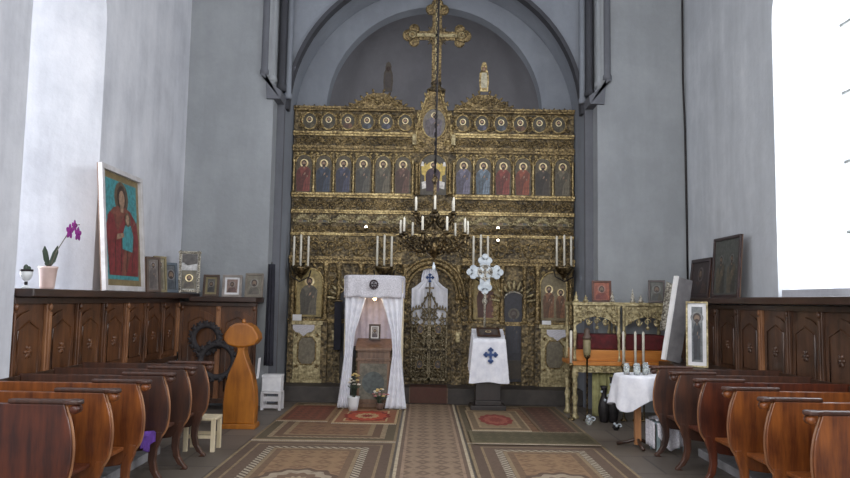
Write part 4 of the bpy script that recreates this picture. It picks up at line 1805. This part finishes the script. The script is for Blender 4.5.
p = at(190, 294, 10.55)
o = picture('silver_icon', 'ornate silver beaded icon with a bright white panel in the corner of the ledge', 'icon', (-3.425, 10.5, ZL + .012), .35, .30, .60, .04, .03, SILVER, 'none', ((214, 214, 216), (0, 0, 0), (0, 0, 0)), .06)
beaded(o, .30, .60, .04, SILVER)
b = MB()
b.flat([(-.105, .05), (.105, .05), (.105, .32), (-.105, .32)], -.014)
bust(b, .19, .24, 0, .06, -.016)
b.build('lower_icon', [paint((126, 118, 96)), paint((104, 94, 80)), paint((92, 84, 76)), SKIN, HALO, HAIR], o)
b = MB()
b.flat([(-.105, .43), (.105, .43), (.105, .555), (-.105, .555)], -.014)
b.flat([(-.03, .39), (.105, .42), (.105, .45), (-.105, .45)], -.015)
b.build('upper_landscape', paint((92, 88, 86)), o)
ZR = 1.655
for px, w, fm, mt, cc, lab in ((211, .24, BROWN_F, OLIVE_F, ((96, 92, 84), (70, 66, 66), (60, 58, 58)), 'small dark framed icon right of the silver beaded icon'),
                               (232, .29, mat('gray_frame', (150, 142, 136), (120, 112, 106), 8, .6), WHITE_P, ((150, 120, 108), (120, 84, 76), (104, 76, 70)), 'small gray framed icon with white mount, middle of three small icons'),
                               (254, .27, mat('taupe_frame', (120, 112, 100), (98, 90, 80), 8, .6), None, ((130, 122, 104), (104, 96, 84), (96, 88, 78)), 'small taupe unmounted icon at the end of the ledge by the dark robe')):
    p = at(px, 296, 10.82)
    picture('small_icon', lab, 'icon', (p.x, 10.80, ZR), 0, w, .33 if mt is not None else .36, .035, .025, fm, 'bust', cc, .10, None, mt, .03)

# ------------------------------------------------------------------ things on the right ledge
def yr(px, x=3.93):
    return F * x / (px - 424)


DARK_F = mat('black_frame', (34, 22, 22), (54, 34, 32), 8, .4)
ya, yb = yr(741, 3.95), yr(714, 3.95)
picture('framed_icon', 'tall dark framed picture on the right ledge beside the window', 'icon', (3.92, (ya + yb) / 2, 1.75), -PI / 2, yb - ya, .80, .04, .03, DARK_F, 'two', ((84, 86, 80), (72, 70, 62), (98, 86, 66)), .07)
ya, yb = yr(713, 3.95), yr(692, 3.95)
picture('framed_icon', 'smaller dark brown picture leaning next to the tall dark framed one', 'icon', (3.90, (ya + yb) / 2 + .02, 1.75), -PI / 2, (yb - ya) * .93, .56, .05, .03, DARK_F, 'bust', ((62, 46, 46), (84, 60, 52), (58, 44, 46)), .12)
# framed icon standing in the stalls
p = at(701, 362, 9.2)
picture('framed_icon', 'pale gold framed icon with white mount standing among the right stalls', 'icon', (3.47, 9.2, .865), -.45, .265, .83, .022, .03, GOLD_P, 'saint', ((112, 118, 120), (56, 62, 70), (46, 48, 58)), .06, None, WHITE_P, .045)
b = MB()
b.box(3.3, 3.88, 8.96, 10.2, 0, .86)
o = b.build('stall_desk', W_DARK, None, .01)
tag(o, 'dark wooden bench block under the gold framed icon by the right stalls', 'bench')

# leaning thick white panel
o = thing('leaning_panel', 'thick white edged panel leaning to the right beside the carved bier', 'panel', (3.26, 9.72, .91), R(20), None, 0, R(11.5))
b = MB()
b.box(0, .24, 0.02, .085, 0, 1.14)
b.build('board', mat('gray_board', (128, 126, 128), (108, 106, 110), 7, .8), o, .004)
b = MB()
b.box(-.03, 0, .016, .088, 0, 1.15)
b.build('white_edge', mat('white_edge', (252, 251, 250), (244, 243, 244), 7, .7), o)
# lace panel hanging behind it
p = at(670, 305, 10.0)
b = MB()
b.sheet(lambda u, v: (-.10 + .17 * u + .10 * v, .008 * math.sin(u * 9), .70 * v * (1 - .1 * u)), 14, 14)
o = b.build('hanging_lace', SILVER, None, thick=.003)
o.location = (3.44, 10.25, 1.28)
tag(o, 'speckled silvery lace strip hanging behind the leaning white panel', 'lace')

# ------------------------------------------------------------------ carved bier on the right
BX0, BX1, BY0, BY1 = 2.15, 3.62, 10.45, 11.10
bi = thing('carved_bier', 'carved pale gilt bier table with posts against the right front wall', 'bier', (BX0, BY0, 0))
LW, LD = BX1 - BX0, BY1 - BY0
b = MB()
b.box(-.03, LW + .03, -.03, LD, .76, .82)
b.build('table_top', W_HONEY, bi, .008)
b = MB()
b.box(.05, LW - .05, .02, LD - .06, .82, .98)
b.build('casket', W_HONEY, bi, .01)
b = MB()
b.box(.10, LW - .10, .10, LD - .1, .98, 1.2)
b.build('velvet_body', RED_V, bi, .02)
b = MB()
b.box(0, LW, 0, LD - .03, .66, .76)
frieze(b, .04, LW - .04, .66, .76, 10, -.005, .008)
b.build('apron', GOLD_P, bi)
for x in (.04, LW - .04):
    for y in (.04, LD - .07):
        b = MB()
        b.lathe([(.05, 0), (.06, .03), (.035, .07), (.03, .2), (.045, .3), (.028, .36), (.04, .5), (.03, .56), (.05, .62), (.045, .66)], 12, (x, y, 0))
        b.build('leg', GOLD_P, bi)
for x in (.04, LW * .46, LW * .51, LW - .04):
    for y in (.04, LD - .07):
        b = MB()
        b.lathe([(.035, 0), (.025, .05), (.02, .3), (.032, .4), (.02, .46), (.022, .76), (.035, .8)], 10, (x, y, .82))
        b.build('post', GOLD_P, bi)
b = MB()
b.box(0, LW, .01, .07, 1.62, 1.655)
b.box(0, LW, LD - .1, LD - .04, 1.62, 1.655)
b.box(0, .06, .07, LD - .1, 1.62, 1.655)
b.box(LW - .06, LW, .07, LD - .1, 1.62, 1.655)
b.box(.0, LW, .02, LD - .05, 1.655, 1.668)
b.build('top_rail', GOLD_P, bi, .005)
for seg in ((.06, LW * .45), (LW * .53, LW - .06)):
    b = MB()
    n = 5
    for k in range(n):
        x = seg[0] + (seg[1] - seg[0]) * (k + .5) / n
        spiral(b, x, 1.50, .06, 1 if k % 2 else -1, .04, .011)
        spiral(b, x, 1.39, .05, -1 if k % 2 else 1, .04, .010)
        leaf(b, x, 1.55, .07, .05, PI / 2, .04, .012)
        b.ball((x, .04, 1.30 + .05 * abs(k - 2)), .028, 6, 5)
        b.tube([(x, .04, 1.62), (x, .04, 1.30 + .05 * abs(k - 2))], .007, 5)
    b.sheet(lambda u, v: (seg[0] + (seg[1] - seg[0]) * u, .06, 1.62 - (.16 + .14 * abs(2 * u - 1) ** 2) * v), 20, 4)
    b.build('pierced_panel', GOLD_P, bi)
for k, (x, h) in enumerate(((.06, .15), (.2, .10), (LW * .40, .17), (LW * .60, .20), (LW * .68, .12))):
    b = MB()
    b.lathe([(.03, 0), (.045, .02), (.02, .04), (.028, .07), (.012, h * .7), (.004, h)], 10, (x, .05, 1.668))
    b.build('finial', SILVER if k > 1 else GOLD_P, bi)
for px, cols, fm, lab, w, h in ((602, ((176, 84, 56), (150, 60, 44), (126, 48, 40)), paint((110, 60, 44)), 'small red orange icon standing on top of the carved bier', .29, .32),
                                (657, ((96, 98, 92), (84, 76, 60), (70, 72, 70)), DARK_F, 'small black framed picture at the right end on top of the carved bier', .24, .34)):
    p = at(px, 303, BY0 + .35)
    picture('small_icon', lab, 'icon', (p.x, BY0 + .36, 1.672), 0 if px < 620 else -.25, w, h, .03, .025, fm, 'bust', cols, .1)
for k, (px, lab) in enumerate(((571, 'tall white candle at the left corner of the bier table'), (623.5, 'tall white candle left of the pair at the middle of the bier'), (635.5, 'tall white candle, left one of the close pair by the leaning panel'), (643.5, 'tall white candle, right one of the close pair by the leaning panel'))):
    p = at(px, 361, BY0 - .10)
    c = thing('altar_candle', lab, 'candle', (p.x, BY0 - .10, .0), 0, 'tall candles before the bier')
    b = MB()
    b.lathe([(.018, .80), (.018, 1.24), (.012, 1.25), (.003, 1.262)], 10)
    b.build('wax', CANDLE, c)
    b = MB()
    b.lathe([(.05, 0), (.05, .02), (.02, .04), (.012, .1), (.012, .7), (.035, .76), (.035, .79), (.02, .80)], 12)
    b.build('holder', BRONZE, c)
p = at(580, 330, BY0 + .2)
o = thing('lantern', 'small dark capped lantern on the left end of the carved bier', 'lantern', (2.32, BY0 - .16, 0))
b = MB()
b.lathe([(.06, 0), (.06, .02), (.02, .05), (.014, .1), (.014, .86), (.05, .90), (.05, .92)], 10)
b.build('stand', BRONZE, o)
b = MB()
b.lathe([(.05, .92), (.055, .96), (.055, 1.12), (.05, 1.14)], 8)
b.build('body', OLIVE_F, o)
b = MB()
b.lathe([(.065, 1.14), (.065, 1.17), (.04, 1.2), (.045, 1.27), (.01, 1.3)], 8)
b.build('cap', BROWN_F, o)

# pale cloth folded below the bier
b = MB()
b.sheet(lambda u, v: (.30 * (u - .5), .02 * math.sin(u * 18), .62 * v), 24, 4)
o = b.build('green_cloth', mat('pale_green_cloth', (170, 166, 116), (140, 138, 92), 8, .9), None, thick=.004)
o.location = (2.62, 10.62, .02)
tag(o, 'pale yellow green cloth hanging under the carved bier', 'cloth')

# small table with white cloth
TX, TY = 2.50, 8.5
tb = thing('small_table', 'small wooden stand under a white cloth with jars by the right stalls', 'table', (TX, TY, 0))
b = MB()
b.box(-.035, .035, -.035, .035, .03, .80)
b.build('post', W_ORANGE if False else wood('table_wood', (140, 92, 56), (184, 130, 84)), tb, .006)
b = MB()
for a in range(3):
    t = 2 * PI * a / 3 + .5
    b.tube([(0, 0, .10), (.12 * math.cos(t), .12 * math.sin(t), .05), (.24 * math.cos(t), .24 * math.sin(t), .02)], .02, 6)
b.build('foot', W_DARK, tb)
b = MB()
b.lathe([(.25, .80), (.25, .825)], 24, smooth=False)
b.build('table_top', W_DARK, tb)
b = MB()


def tcloth(u, v):
    a = u * 2 * PI
    if v < .45:
        r_ = .265 * v / .45 + .001
        return (r_ * math.cos(a), r_ * math.sin(a), .832)
    t = (v - .45) / .55
    fold = math.sin(a * 7) * .03 * t
    r_ = .265 + fold + .05 * t
    drop = (.31 + .05 * math.cos(a * 4 + 2.2) + .07 * max(0, math.cos(a - 3.6)) ** 4) * t
    return (r_ * math.cos(a), r_ * math.sin(a), .832 - drop)


b.sheet(tcloth, 84, 16)
o = b.build('tablecloth', CLOTH_W)
o.location = (TX, TY, 0)
tag(o, 'white cloth draped over the small round stand with jars', 'tablecloth')
for k, (dx, dy, h, r_) in enumerate(((-.14, -.06, .13, .035), (-.03, -.10, .11, .04), (.08, -.06, .14, .035), (.02, .08, .12, .04), (.15, .04, .10, .035))):
    j = thing('glass_jar', ['clear glass jar at the left on the small white table', 'clear glass jar at the front on the small white table', 'tallest clear glass jar on the small white table', 'clear glass jar at the back of the small white table', 'lowest clear glass jar on the right of the small white table'][k], 'jar', (TX + dx, TY + dy, .835), 0, 'glass jars on the small white table')
    b = MB()
    b.lathe([(r_ * .9, 0), (r_, .01), (r_, h * .8), (r_ * .8, h * .9), (r_ * .85, h), (r_ * .78, h), (r_ * .74, h * .9), (r_ * .92, h * .78), (r_ * .92, .012)], 14)
    b.build('glass', CLEAR, j)
    b = MB()
    b.lathe([(r_ * .85, .013), (r_ * .85, h * .5)], 12)
    b.build('wax', CANDLE, j)

# dark vessels on the floor below the bier
for k, (px, py, h, r_, m, lab) in enumerate(((604, 404, .50, .085, IRON, 'tall black censer stand on the floor beneath the bier'), (613, 398, .62, .085, IRON, 'taller black metal jug on the floor next to the censer stand'),
                                             (589, 409, .13, .06, CLEAR, 'low clear glass bowl on the floor below the bier table'), (616, 420, .10, .05, IRON, 'small black pot on the floor before the white draped stand'))):
    p = at(px, py, (10.22, 10.2, 10.0, 9.6)[k])
    v = thing('floor_vessel', lab, 'vessel', (p.x, p.y, 0))
    b = MB()
    b.lathe([(r_ * .6, 0), (r_ * .7, .02), (r_, h * .3), (r_ * .9, h * .5), (r_ * .4, h * .75), (r_ * .5, h * .92), (r_ * .62, h), (r_ * .5, h), (r_ * .36, h * .78)], 14)
    b.build('body', m, v)
    b = MB()
    b.tube([(u, 0, v_) for u, v_ in circle(r_ * .9, h * .6, r_ * .5, h * .18, 12)], .008, 5, True)
    b.ball((0, -r_ * .8, h * .62), .02, 6, 4)
    b.ball((-r_ * .5, -r_ * .5, h * .85), .018, 6, 4)
    b.build('silver_fittings', SILVER_W, v)

# pale blue stool with white lace cloth inside the end stall on the right
sx, sy = 2.80, 8.36
so = thing('blue_stool', 'low pale blue stool beneath white lace by the end of the right stalls', 'stool', (sx, sy - .02, 0))
BLUE_S = mat('pale_blue_paint', (150, 168, 172), (124, 142, 148), 8, .6)
b = MB()
b.box(-.18, .18, -.14, .14, .30, .33)
b.build('seat', BLUE_S, so, .006)
for u in (-.15, .15):
    for v in (-.11, .11):
        b = MB()
        b.box(u - .02, u + .02, v - .02, v + .02, 0, .30)
        b.build('leg', BLUE_S, so, .004)
b = MB()
b.sheet(lambda u, v: ((u - .5) * .36, -.17 - .018 * math.sin(u * 22) - .03 * (1 - v), .05 + .14 * abs(2 * u - 1) ** 2.5 * (1 - v) + .285 * v + .02 * math.sin(u * 12) * (1 - v)), 30, 8)
b.sheet(lambda u, v: ((u - .5) * .36, -.17 + .32 * v, .352 + .012 * math.sin(u * 9 + v * 6)), 20, 8)
b.sheet(lambda u, v: (-.205 - .018 * math.sin(u * 16), -.17 + .32 * u, .05 + .285 * v), 16, 6)
o = b.build('lace_cloth', LACE_W, None, thick=.003)
o.location = (sx, sy - .02, 0)
tag(o, 'white lace cloth thrown over the low pale blue stool', 'cloth')
p = at(745, 466, 5.9)
b = MB()
b.ball((0, 0, .10), (.20, .17, .10), 20, 12)
o = b.build('dark_bag', mat('charcoal_cloth', (44, 40, 40), (66, 60, 58), 10, .7))
o.location = (2.98, 5.72, .452)
tag(o, 'dark rounded bag lying on a seat of the right stalls', 'bag')
b = MB()
b.tube([(-.09, 0, .17), (-.05, 0, .23), (.05, 0, .23), (.09, 0, .17)], .010, 6)
b.build('handle', IRON, o)

# ------------------------------------------------------------------ left side things
LX, LYY = at(240, 424, 9.35).x, 9.35
le = thing('chanter_lectern', 'orange wooden chanter lectern with domed top beside the left stalls', 'lectern', (LX, LYY, 0))
def sym(pts):
    return [(u, v) for u, v in pts] + [(-u, v) for u, v in reversed(pts)]
b = MB()
b.prism(sym([(.20, .06), (.205, .30), (.19, .50), (.15, .68), (.10, .80), (.06, .90), (.04, .98), (.055, 1.02)]), -.10, .10)
b.build('body', W_ORANGE, le, .012)
b = MB()
b.prism(sym([(.22, 0), (.22, .04), (.21, .06)]), -.14, .14)
b.build('base', W_ORANGE, le, .008)
b = MB()
b.prism(sym([(.06, 1.02), (.17, 1.05), (.225, 1.12), (.21, 1.19), (.15, 1.28), (.07, 1.325)]), -.13, .13)
b.build('domed_top', W_ORANGE, le, .02)
b = MB()
b.lathe([(.03, 0), (.02, .015), (.028, .03), (.008, .05)], 12, (0, 0, 1.325))
b.build('finial', W_ORANGE, le)
b = MB()
b.sheet(lambda u, v: (.235 + .02 * u, -.06 + .12 * v, .62 + .26 * u), 2, 2, False)
o = b.build('hymn_sheet', WHITE_P, None, thick=.004)
o.location = (LX - .03, LYY, .0)
tag(o, 'white paper sheet tucked behind the orange lectern', 'paper')
# dark wreaths by the panelling
for px, py, r_, lab in ((206, 338, .19, 'dark round wreath hanging on the panelling above the other wreath'), (219, 360, .24, 'larger dark round wreath leaning low behind the orange lectern')):
    p = at(px, py, 10.6)
    b = MB()
    b.tube([(u, 0, v) for u, v in circle(0, 0, r_, r_, 28)], .045, 8, True)
    for j in range(30):
        a = 2 * PI * j / 30
        leaf(b, r_ * math.cos(a), r_ * math.sin(a), .09, .04, a + (.9 if j % 2 else -.7), -.035, .014)
    o = b.build('hanging_wreath', mat('dark_wreath', (34, 32, 36), (52, 48, 50), 20, .8))
    o.location = (p.x, 10.6 if r_ < .2 else 10.5, p.z)
    tag(o, lab, 'wreath')
# cream stool
p = on_floor(201, 452)
cs = thing('cream_stool', 'low cream painted wooden stool at the far end of the left stalls', 'stool', (-2.38, 7.98, 0))
b = MB()
b.box(-.17, .17, -.14, .14, .33, .36)
b.build('seat', W_PALE, cs, .006)
for u in (-.145, .145):
    for v in (-.115, .115):
        b = MB()
        b.box(u - .022, u + .022, v - .022, v + .022, 0, .33)
        b.build('leg', W_PALE, cs, .004)
for v in (-.115, .115):
    b = MB()
    b.box(-.125, .125, v - .012, v + .012, .14, .175)
    b.build('stretcher', W_PALE, cs)
# purple cloth over seat
b = MB()
def purp(u, v):
    if v < .5:
        t = v / .5
        return (-.0 - .0 * t, -.16 + .32 * u, .34 + .13 * t + .02 * math.sin(u * 9) * (1 - t)) if False else (.012 * math.sin(u * 14), -.155 + .31 * u, .36 + .12 * t + .03 * math.sin(u * 7 + 1) * (1 - t))
    t = (v - .5) / .5
    return (-.34 * t, -.17 + .34 * u, .48 + .012 * math.sin(u * 10 + t * 7))
b.sheet(purp, 24, 16)
o = b.build('purple_cloth', mat('purple_cloth', (92, 50, 146), (66, 34, 108), 10, .85), None, thick=.004)
o.location = (-2.325, 6.235, 0)
tag(o, 'purple cloth thrown over a seat of the left stalls', 'cloth')
bouquet('flower_vase', 'pot of pale dried flowers on a seat of the stalls below the large icon', (-2.52, 5.58, .452), [WH_F, YE_F], mat('dark_pot', (70, 60, 54), (54, 46, 42), 8, .5), .20, .10, .10, .06, 18, seed=9)
bouquet('flower_vase', 'yellow flowers in a pale pot on the stall farthest from the orange lectern', (-2.52, 5.02, .452), [YE_F, WH_F], WHITE_POT, .14, .08, .09, .07, 14, seed=4)

# dark robe hanging on the edge of the front wall and white boxes below
b = MB()
def robe(u, v):
    z = v * 1.55
    w = .075 - .02 * v
    a = (u - .5) * PI
    return ((u - .5) * 2 * w, -.05 * math.cos(a) - .012 * math.sin(u * 20), z)
b.sheet(robe, 24, 14)
o = b.build('hanging_robe', BLACK, None, thick=.006)
pr_ = at(268, 372, 11.12)
o.location = (pr_.x - .0, 11.13, .62)
tag(o, 'long dark robe hanging at the corner left of the icon screen', 'robe')
b = MB()
b.tube([(0, .04, 1.57), (0, .0, 1.58), (0, -.02, 1.54)], .008, 6)
b.build('hook', IRON, o)
xb = at(274, 390, 11.0).x
cr_ = thing('white_crate', 'pale slatted stool under a white box by the left pilaster', 'crate', (xb, 10.9, 0))
b = MB()
b.box(-.15, .15, -.12, .12, .24, .27)
b.build('top_board', GREY_FR, cr_, .005)
for u in (-.13, .13):
    for v in (-.10, .10):
        b = MB()
        b.box(u - .022, u + .022, v - .022, v + .022, 0, .24)
        b.build('leg', GREY_FR, cr_, .004)
b = MB()
b.box(-.11, .11, -.11, -.09, .03, .08)
b.build('front_slat', GREY_FR, cr_)
b = MB()
b.box(-.11, .11, -.11, -.09, .13, .20)
b.build('front_slat', GREY_FR, cr_)
wb = thing('white_box', 'white carton box on the pale stool by the left pilaster', 'box', (xb, 10.9, .272))
b = MB()
b.box(-.14, .14, -.11, .11, 0, .22)
b.build('carton', WHITE_P, wb, .006)
b = MB()
b.box(-.145, .145, -.115, .115, .205, .24)
b.build('lid', WHITE_P, wb, .005)

# cable on the right wall corner
b = MB()
b.tube([(4.085, 11.17, 1.76), (4.08, 11.165, 3.0), (4.075, 11.17, 4.4), (4.05, 11.16, 5.2), (4.06, 11.17, 6.4), (4.06, 11.17, ZC - .01)], .016, 6)
o = b.build('power_cable', IRON)
tag(o, 'thin black cable running up the right wall corner', 'cable')

# ------------------------------------------------------------------ carpets
def carpet(label, x0, x1, y0, y1, z, m, name='carpet', th=.012, drop=0.0):
    b = MB()
    if drop:
        b.box(x0, x1, y0, y0 + .012, z - drop, z)
    b.box(x0, x1, y0, y1, z, z + th)
    o = b.build(name, m)
    tag(o, label, 'carpet')
    # fringes at both ends
    if drop:
        return o
    n = int((x1 - x0) / .022)
    for yy, s_ in ((y0, -1), (y1, 1)):
        f = MB()
        for k in range(n):
            x = x0 + (x1 - x0) * (k + .5) / n
            f.add([(x - .011, yy, z + th * .6), (x + .011, yy, z + th * .6), (x + .008, yy + s_ * .045, z + .002), (x - .008, yy + s_ * .045, z + .002)], [(0, 1, 2, 3)])
        f.build('fringe', mat('carpet_fringe', (168, 152, 130), (140, 124, 106), 10, .95), o)
    return o


X0, XM0, XM1, X1 = -1.98, -.27, .50, 2.09
MED = [(1.0, (96, 78, 70)), (.84, (172, 160, 144)), (.58, (120, 98, 86)), (.3, (176, 160, 138))]
for xa, xb, lab in ((X0, XM0 - .03, 'large brown carpet with pale medallion on the left of the runner'), (XM1 + .03, X1, 'large brown carpet with pale medallion on the right of the runner')):
    W_, L_ = xb - xa, 8.45 - 4.9
    m = carpet_mat('carpet_large_' + ('left' if xa < 0 else 'right'), W_, L_,
                   [(.03, (150, 134, 110)), (.13, (94, 80, 74)), (.16, (146, 128, 104)), (.28, (104, 88, 80)), (.36, (84, 72, 66)), (.40, (150, 132, 108)), (.47, (120, 98, 82))],
                   (152, 124, 98), ((124, 98, 80), .22, .22, .42), (.38, .46, MED), (.28, .36, (188, 180, 166), .09))
    carpet(lab, xa, xb, 4.9, 8.45, .0, m)
    L2 = 11.55 - 8.52
    m = carpet_mat('carpet_far_' + ('left' if xa < 0 else 'right'), W_, L2,
                   [(.03, (140, 124, 102)), (.14, (90, 84, 70)), (.20, (140, 118, 94)), (.30, (104, 82, 70)), (.36, (150, 130, 104))],
                   (134, 104, 82), ((112, 80, 68), .26, .26, .4), None, (.14, .2, (170, 156, 134), .08))
    carpet('worn tan carpet behind the large one, ' + ('reaching to the curtained canopy' if xa < 0 else 'reaching to the white draped stand'), xa, xb, 8.56, 11.55, .0, m)
# central runner
W_, L_ = XM1 - XM0, 11.62 - 4.5
m = carpet_mat('carpet_runner', W_, L_, [(.03, (196, 184, 164)), (.07, (112, 96, 88)), (.10, (160, 138, 122))], (150, 130, 114), ((108, 92, 82), .19, .24, .45), None, None, True)
carpet('long patterned beige runner leading to the royal doors', XM0, XM1, 4.5, 11.62, .0, m, 'runner_carpet')
m = carpet_mat('carpet_step', .62, .8, [(.012, (120, 104, 92))], (84, 54, 54), ((66, 44, 48), .15, .15, .45), None, None, True)
carpet('short dark red carpet on the step before the royal doors', XA - .34, XA + .28, 11.685, 12.1, .251, m, drop=.236)
# red rugs
m = carpet_mat('rug_red_left', .86, 1.15, [(.03, (190, 166, 130)), (.13, (150, 96, 74)), (.16, (196, 172, 132))], (170, 52, 42), ((196, 150, 110), .12, .12, .3), (.32, .42, [(1.0, (130, 34, 34)), (.85, (190, 74, 56)), (.5, (206, 170, 130)), (.25, (140, 40, 38))]))
p = on_floor(374, 425)
q = on_floor(374, 409)
carpet('bright red rug lying before the white curtained canopy', -1.2, -.34, p.y, 10.90, .0135, m, 'red_rug', .01)
m = carpet_mat('rug_tan_left', .75, 1.2, [(.05, (150, 120, 92)), (.12, (110, 64, 54))], (128, 74, 60), ((92, 52, 48), .14, .14, .4))
carpet('faded red rug left of the bright red one', -1.95, -1.26, p.y + .12, q.y + .15, .0135, m, 'faded_rug', .01)
m = carpet_mat('rug_right', 1.0, 1.35, [(.03, (170, 150, 124)), (.14, (120, 104, 86)), (.18, (168, 148, 120))], (146, 126, 102), None, (.30, .38, [(1.0, (136, 50, 52)), (.72, (164, 90, 80)), (.4, (140, 60, 58))]))
p = on_floor(497, 432)
q = on_floor(497, 405)
carpet('beige rug with a red medallion before the white draped stand', .64, 1.40, p.y, 10.95, .0135, m, 'medallion_rug', .01)
m = carpet_mat('rug_runner_right', .42, 2.3, [(.03, (120, 100, 84)), (.08, (84, 66, 60))], (86, 58, 54), ((116, 84, 72), .14, .2, .4))
carpet('narrow dark red runner beside the beige medallion rug', 1.50, 1.98, 9.0, 11.4, .0135, m, 'narrow_runner', .01)
m = carpet_mat('rug_green', 1.6, .5, [(.04, (110, 104, 84))], (78, 78, 62), ((96, 92, 74), .16, .16, .4))
p = on_floor(500, 446)
q = on_floor(500, 434)
carpet('dark olive strip of carpet lying across the right carpets', .58, 2.06, p.y + .0, q.y, .0245, m, 'olive_strip', .008)

# low platforms under the stalls
PLAT = mat('platform_gray', (140, 138, 140), (112, 110, 112), 6, .7)
for x0, x1, y0, y1, lab in ((-3.58, -2.74, 4.5, 7.72, 'pale gray low platform under the stalls below the large icon'), (3.03, 3.95, 4.5, 8.06, 'pale gray low platform under the stalls below the dark pictures')):
    b = MB()
    b.box(x0, x1, y0, y1, 0, .085)
    o = b.build('stall_platform', PLAT, None, .006)
    tag(o, lab, 'platform')

# ------------------------------------------------------------------ light
def area(name, loc, rot, sx_, sy_, energy, color=(1, 1, 1), spread=PI):
    l = bpy.data.lights.new(name, 'AREA')
    l.shape = 'RECTANGLE'
    l.size, l.size_y = sx_, sy_
    l.energy = energy
    l.color = color
    l.spread = spread
    o = bpy.data.objects.new(name, l)
    COL.objects.link(o)
    o.location = loc
    o.rotation_euler = rot
    return o


COOL = (1.0, .985, .965)
area('window_light_right', (5.15, (VR0 + VR1) / 2, 3.7), (0, R(90), 0), 4.0, 2.2, 420, COOL)
area('window_light_left', (-4.75, (VL0 + VL1) / 2, 3.6), (0, R(-90), 0), 4.0, 1.2, 215, COOL)
# broad fill lamps added above and behind the camera, with no opening there
area('overhead_fill', (0.2, 3.0, ZC - .1), (0, 0, 0), 5.0, 5.0, 200, COOL)
area('rear_fill', (0.2, -3.8, 4.2), (R(90), 0, 0), 6.5, 5.0, 560, COOL)
area('apse_fill', (XA, 12.9, 3.4), (R(120), 0, 0), 2.6, 1.2, 30, COOL)  # added lamp hidden behind the screen to brighten the apse
area('side_fill', (-3.5, 1.5, 4.6), (0, R(-90), 0), 3.5, 2.0, 130, COOL)  # lamp added to lighten the right wall; the pier has no window

w = bpy.data.worlds.new('world')
scene.world = w
w.use_nodes = True
nt = w.node_tree
bg = nt.nodes['Background']
sky = nt.nodes.new('ShaderNodeTexSky')
sky.sky_type = 'HOSEK_WILKIE'
sky.turbidity = 6
sky.sun_direction = (0.2, -.5, .7)
nt.links.new(sky.outputs[0], bg.inputs[0])
bg.inputs[1].default_value = 0.7

scene.view_settings.view_transform = 'Standard'
scene.view_settings.look = 'None'
scene.view_settings.exposure = 0.0
scene.view_settings.gamma = 1.06
scene.cycles.use_denoising = True
scene.cycles.max_bounces = 8
scene.cycles.diffuse_bounces = 5
scene.cycles.sample_clamp_indirect = 6.0
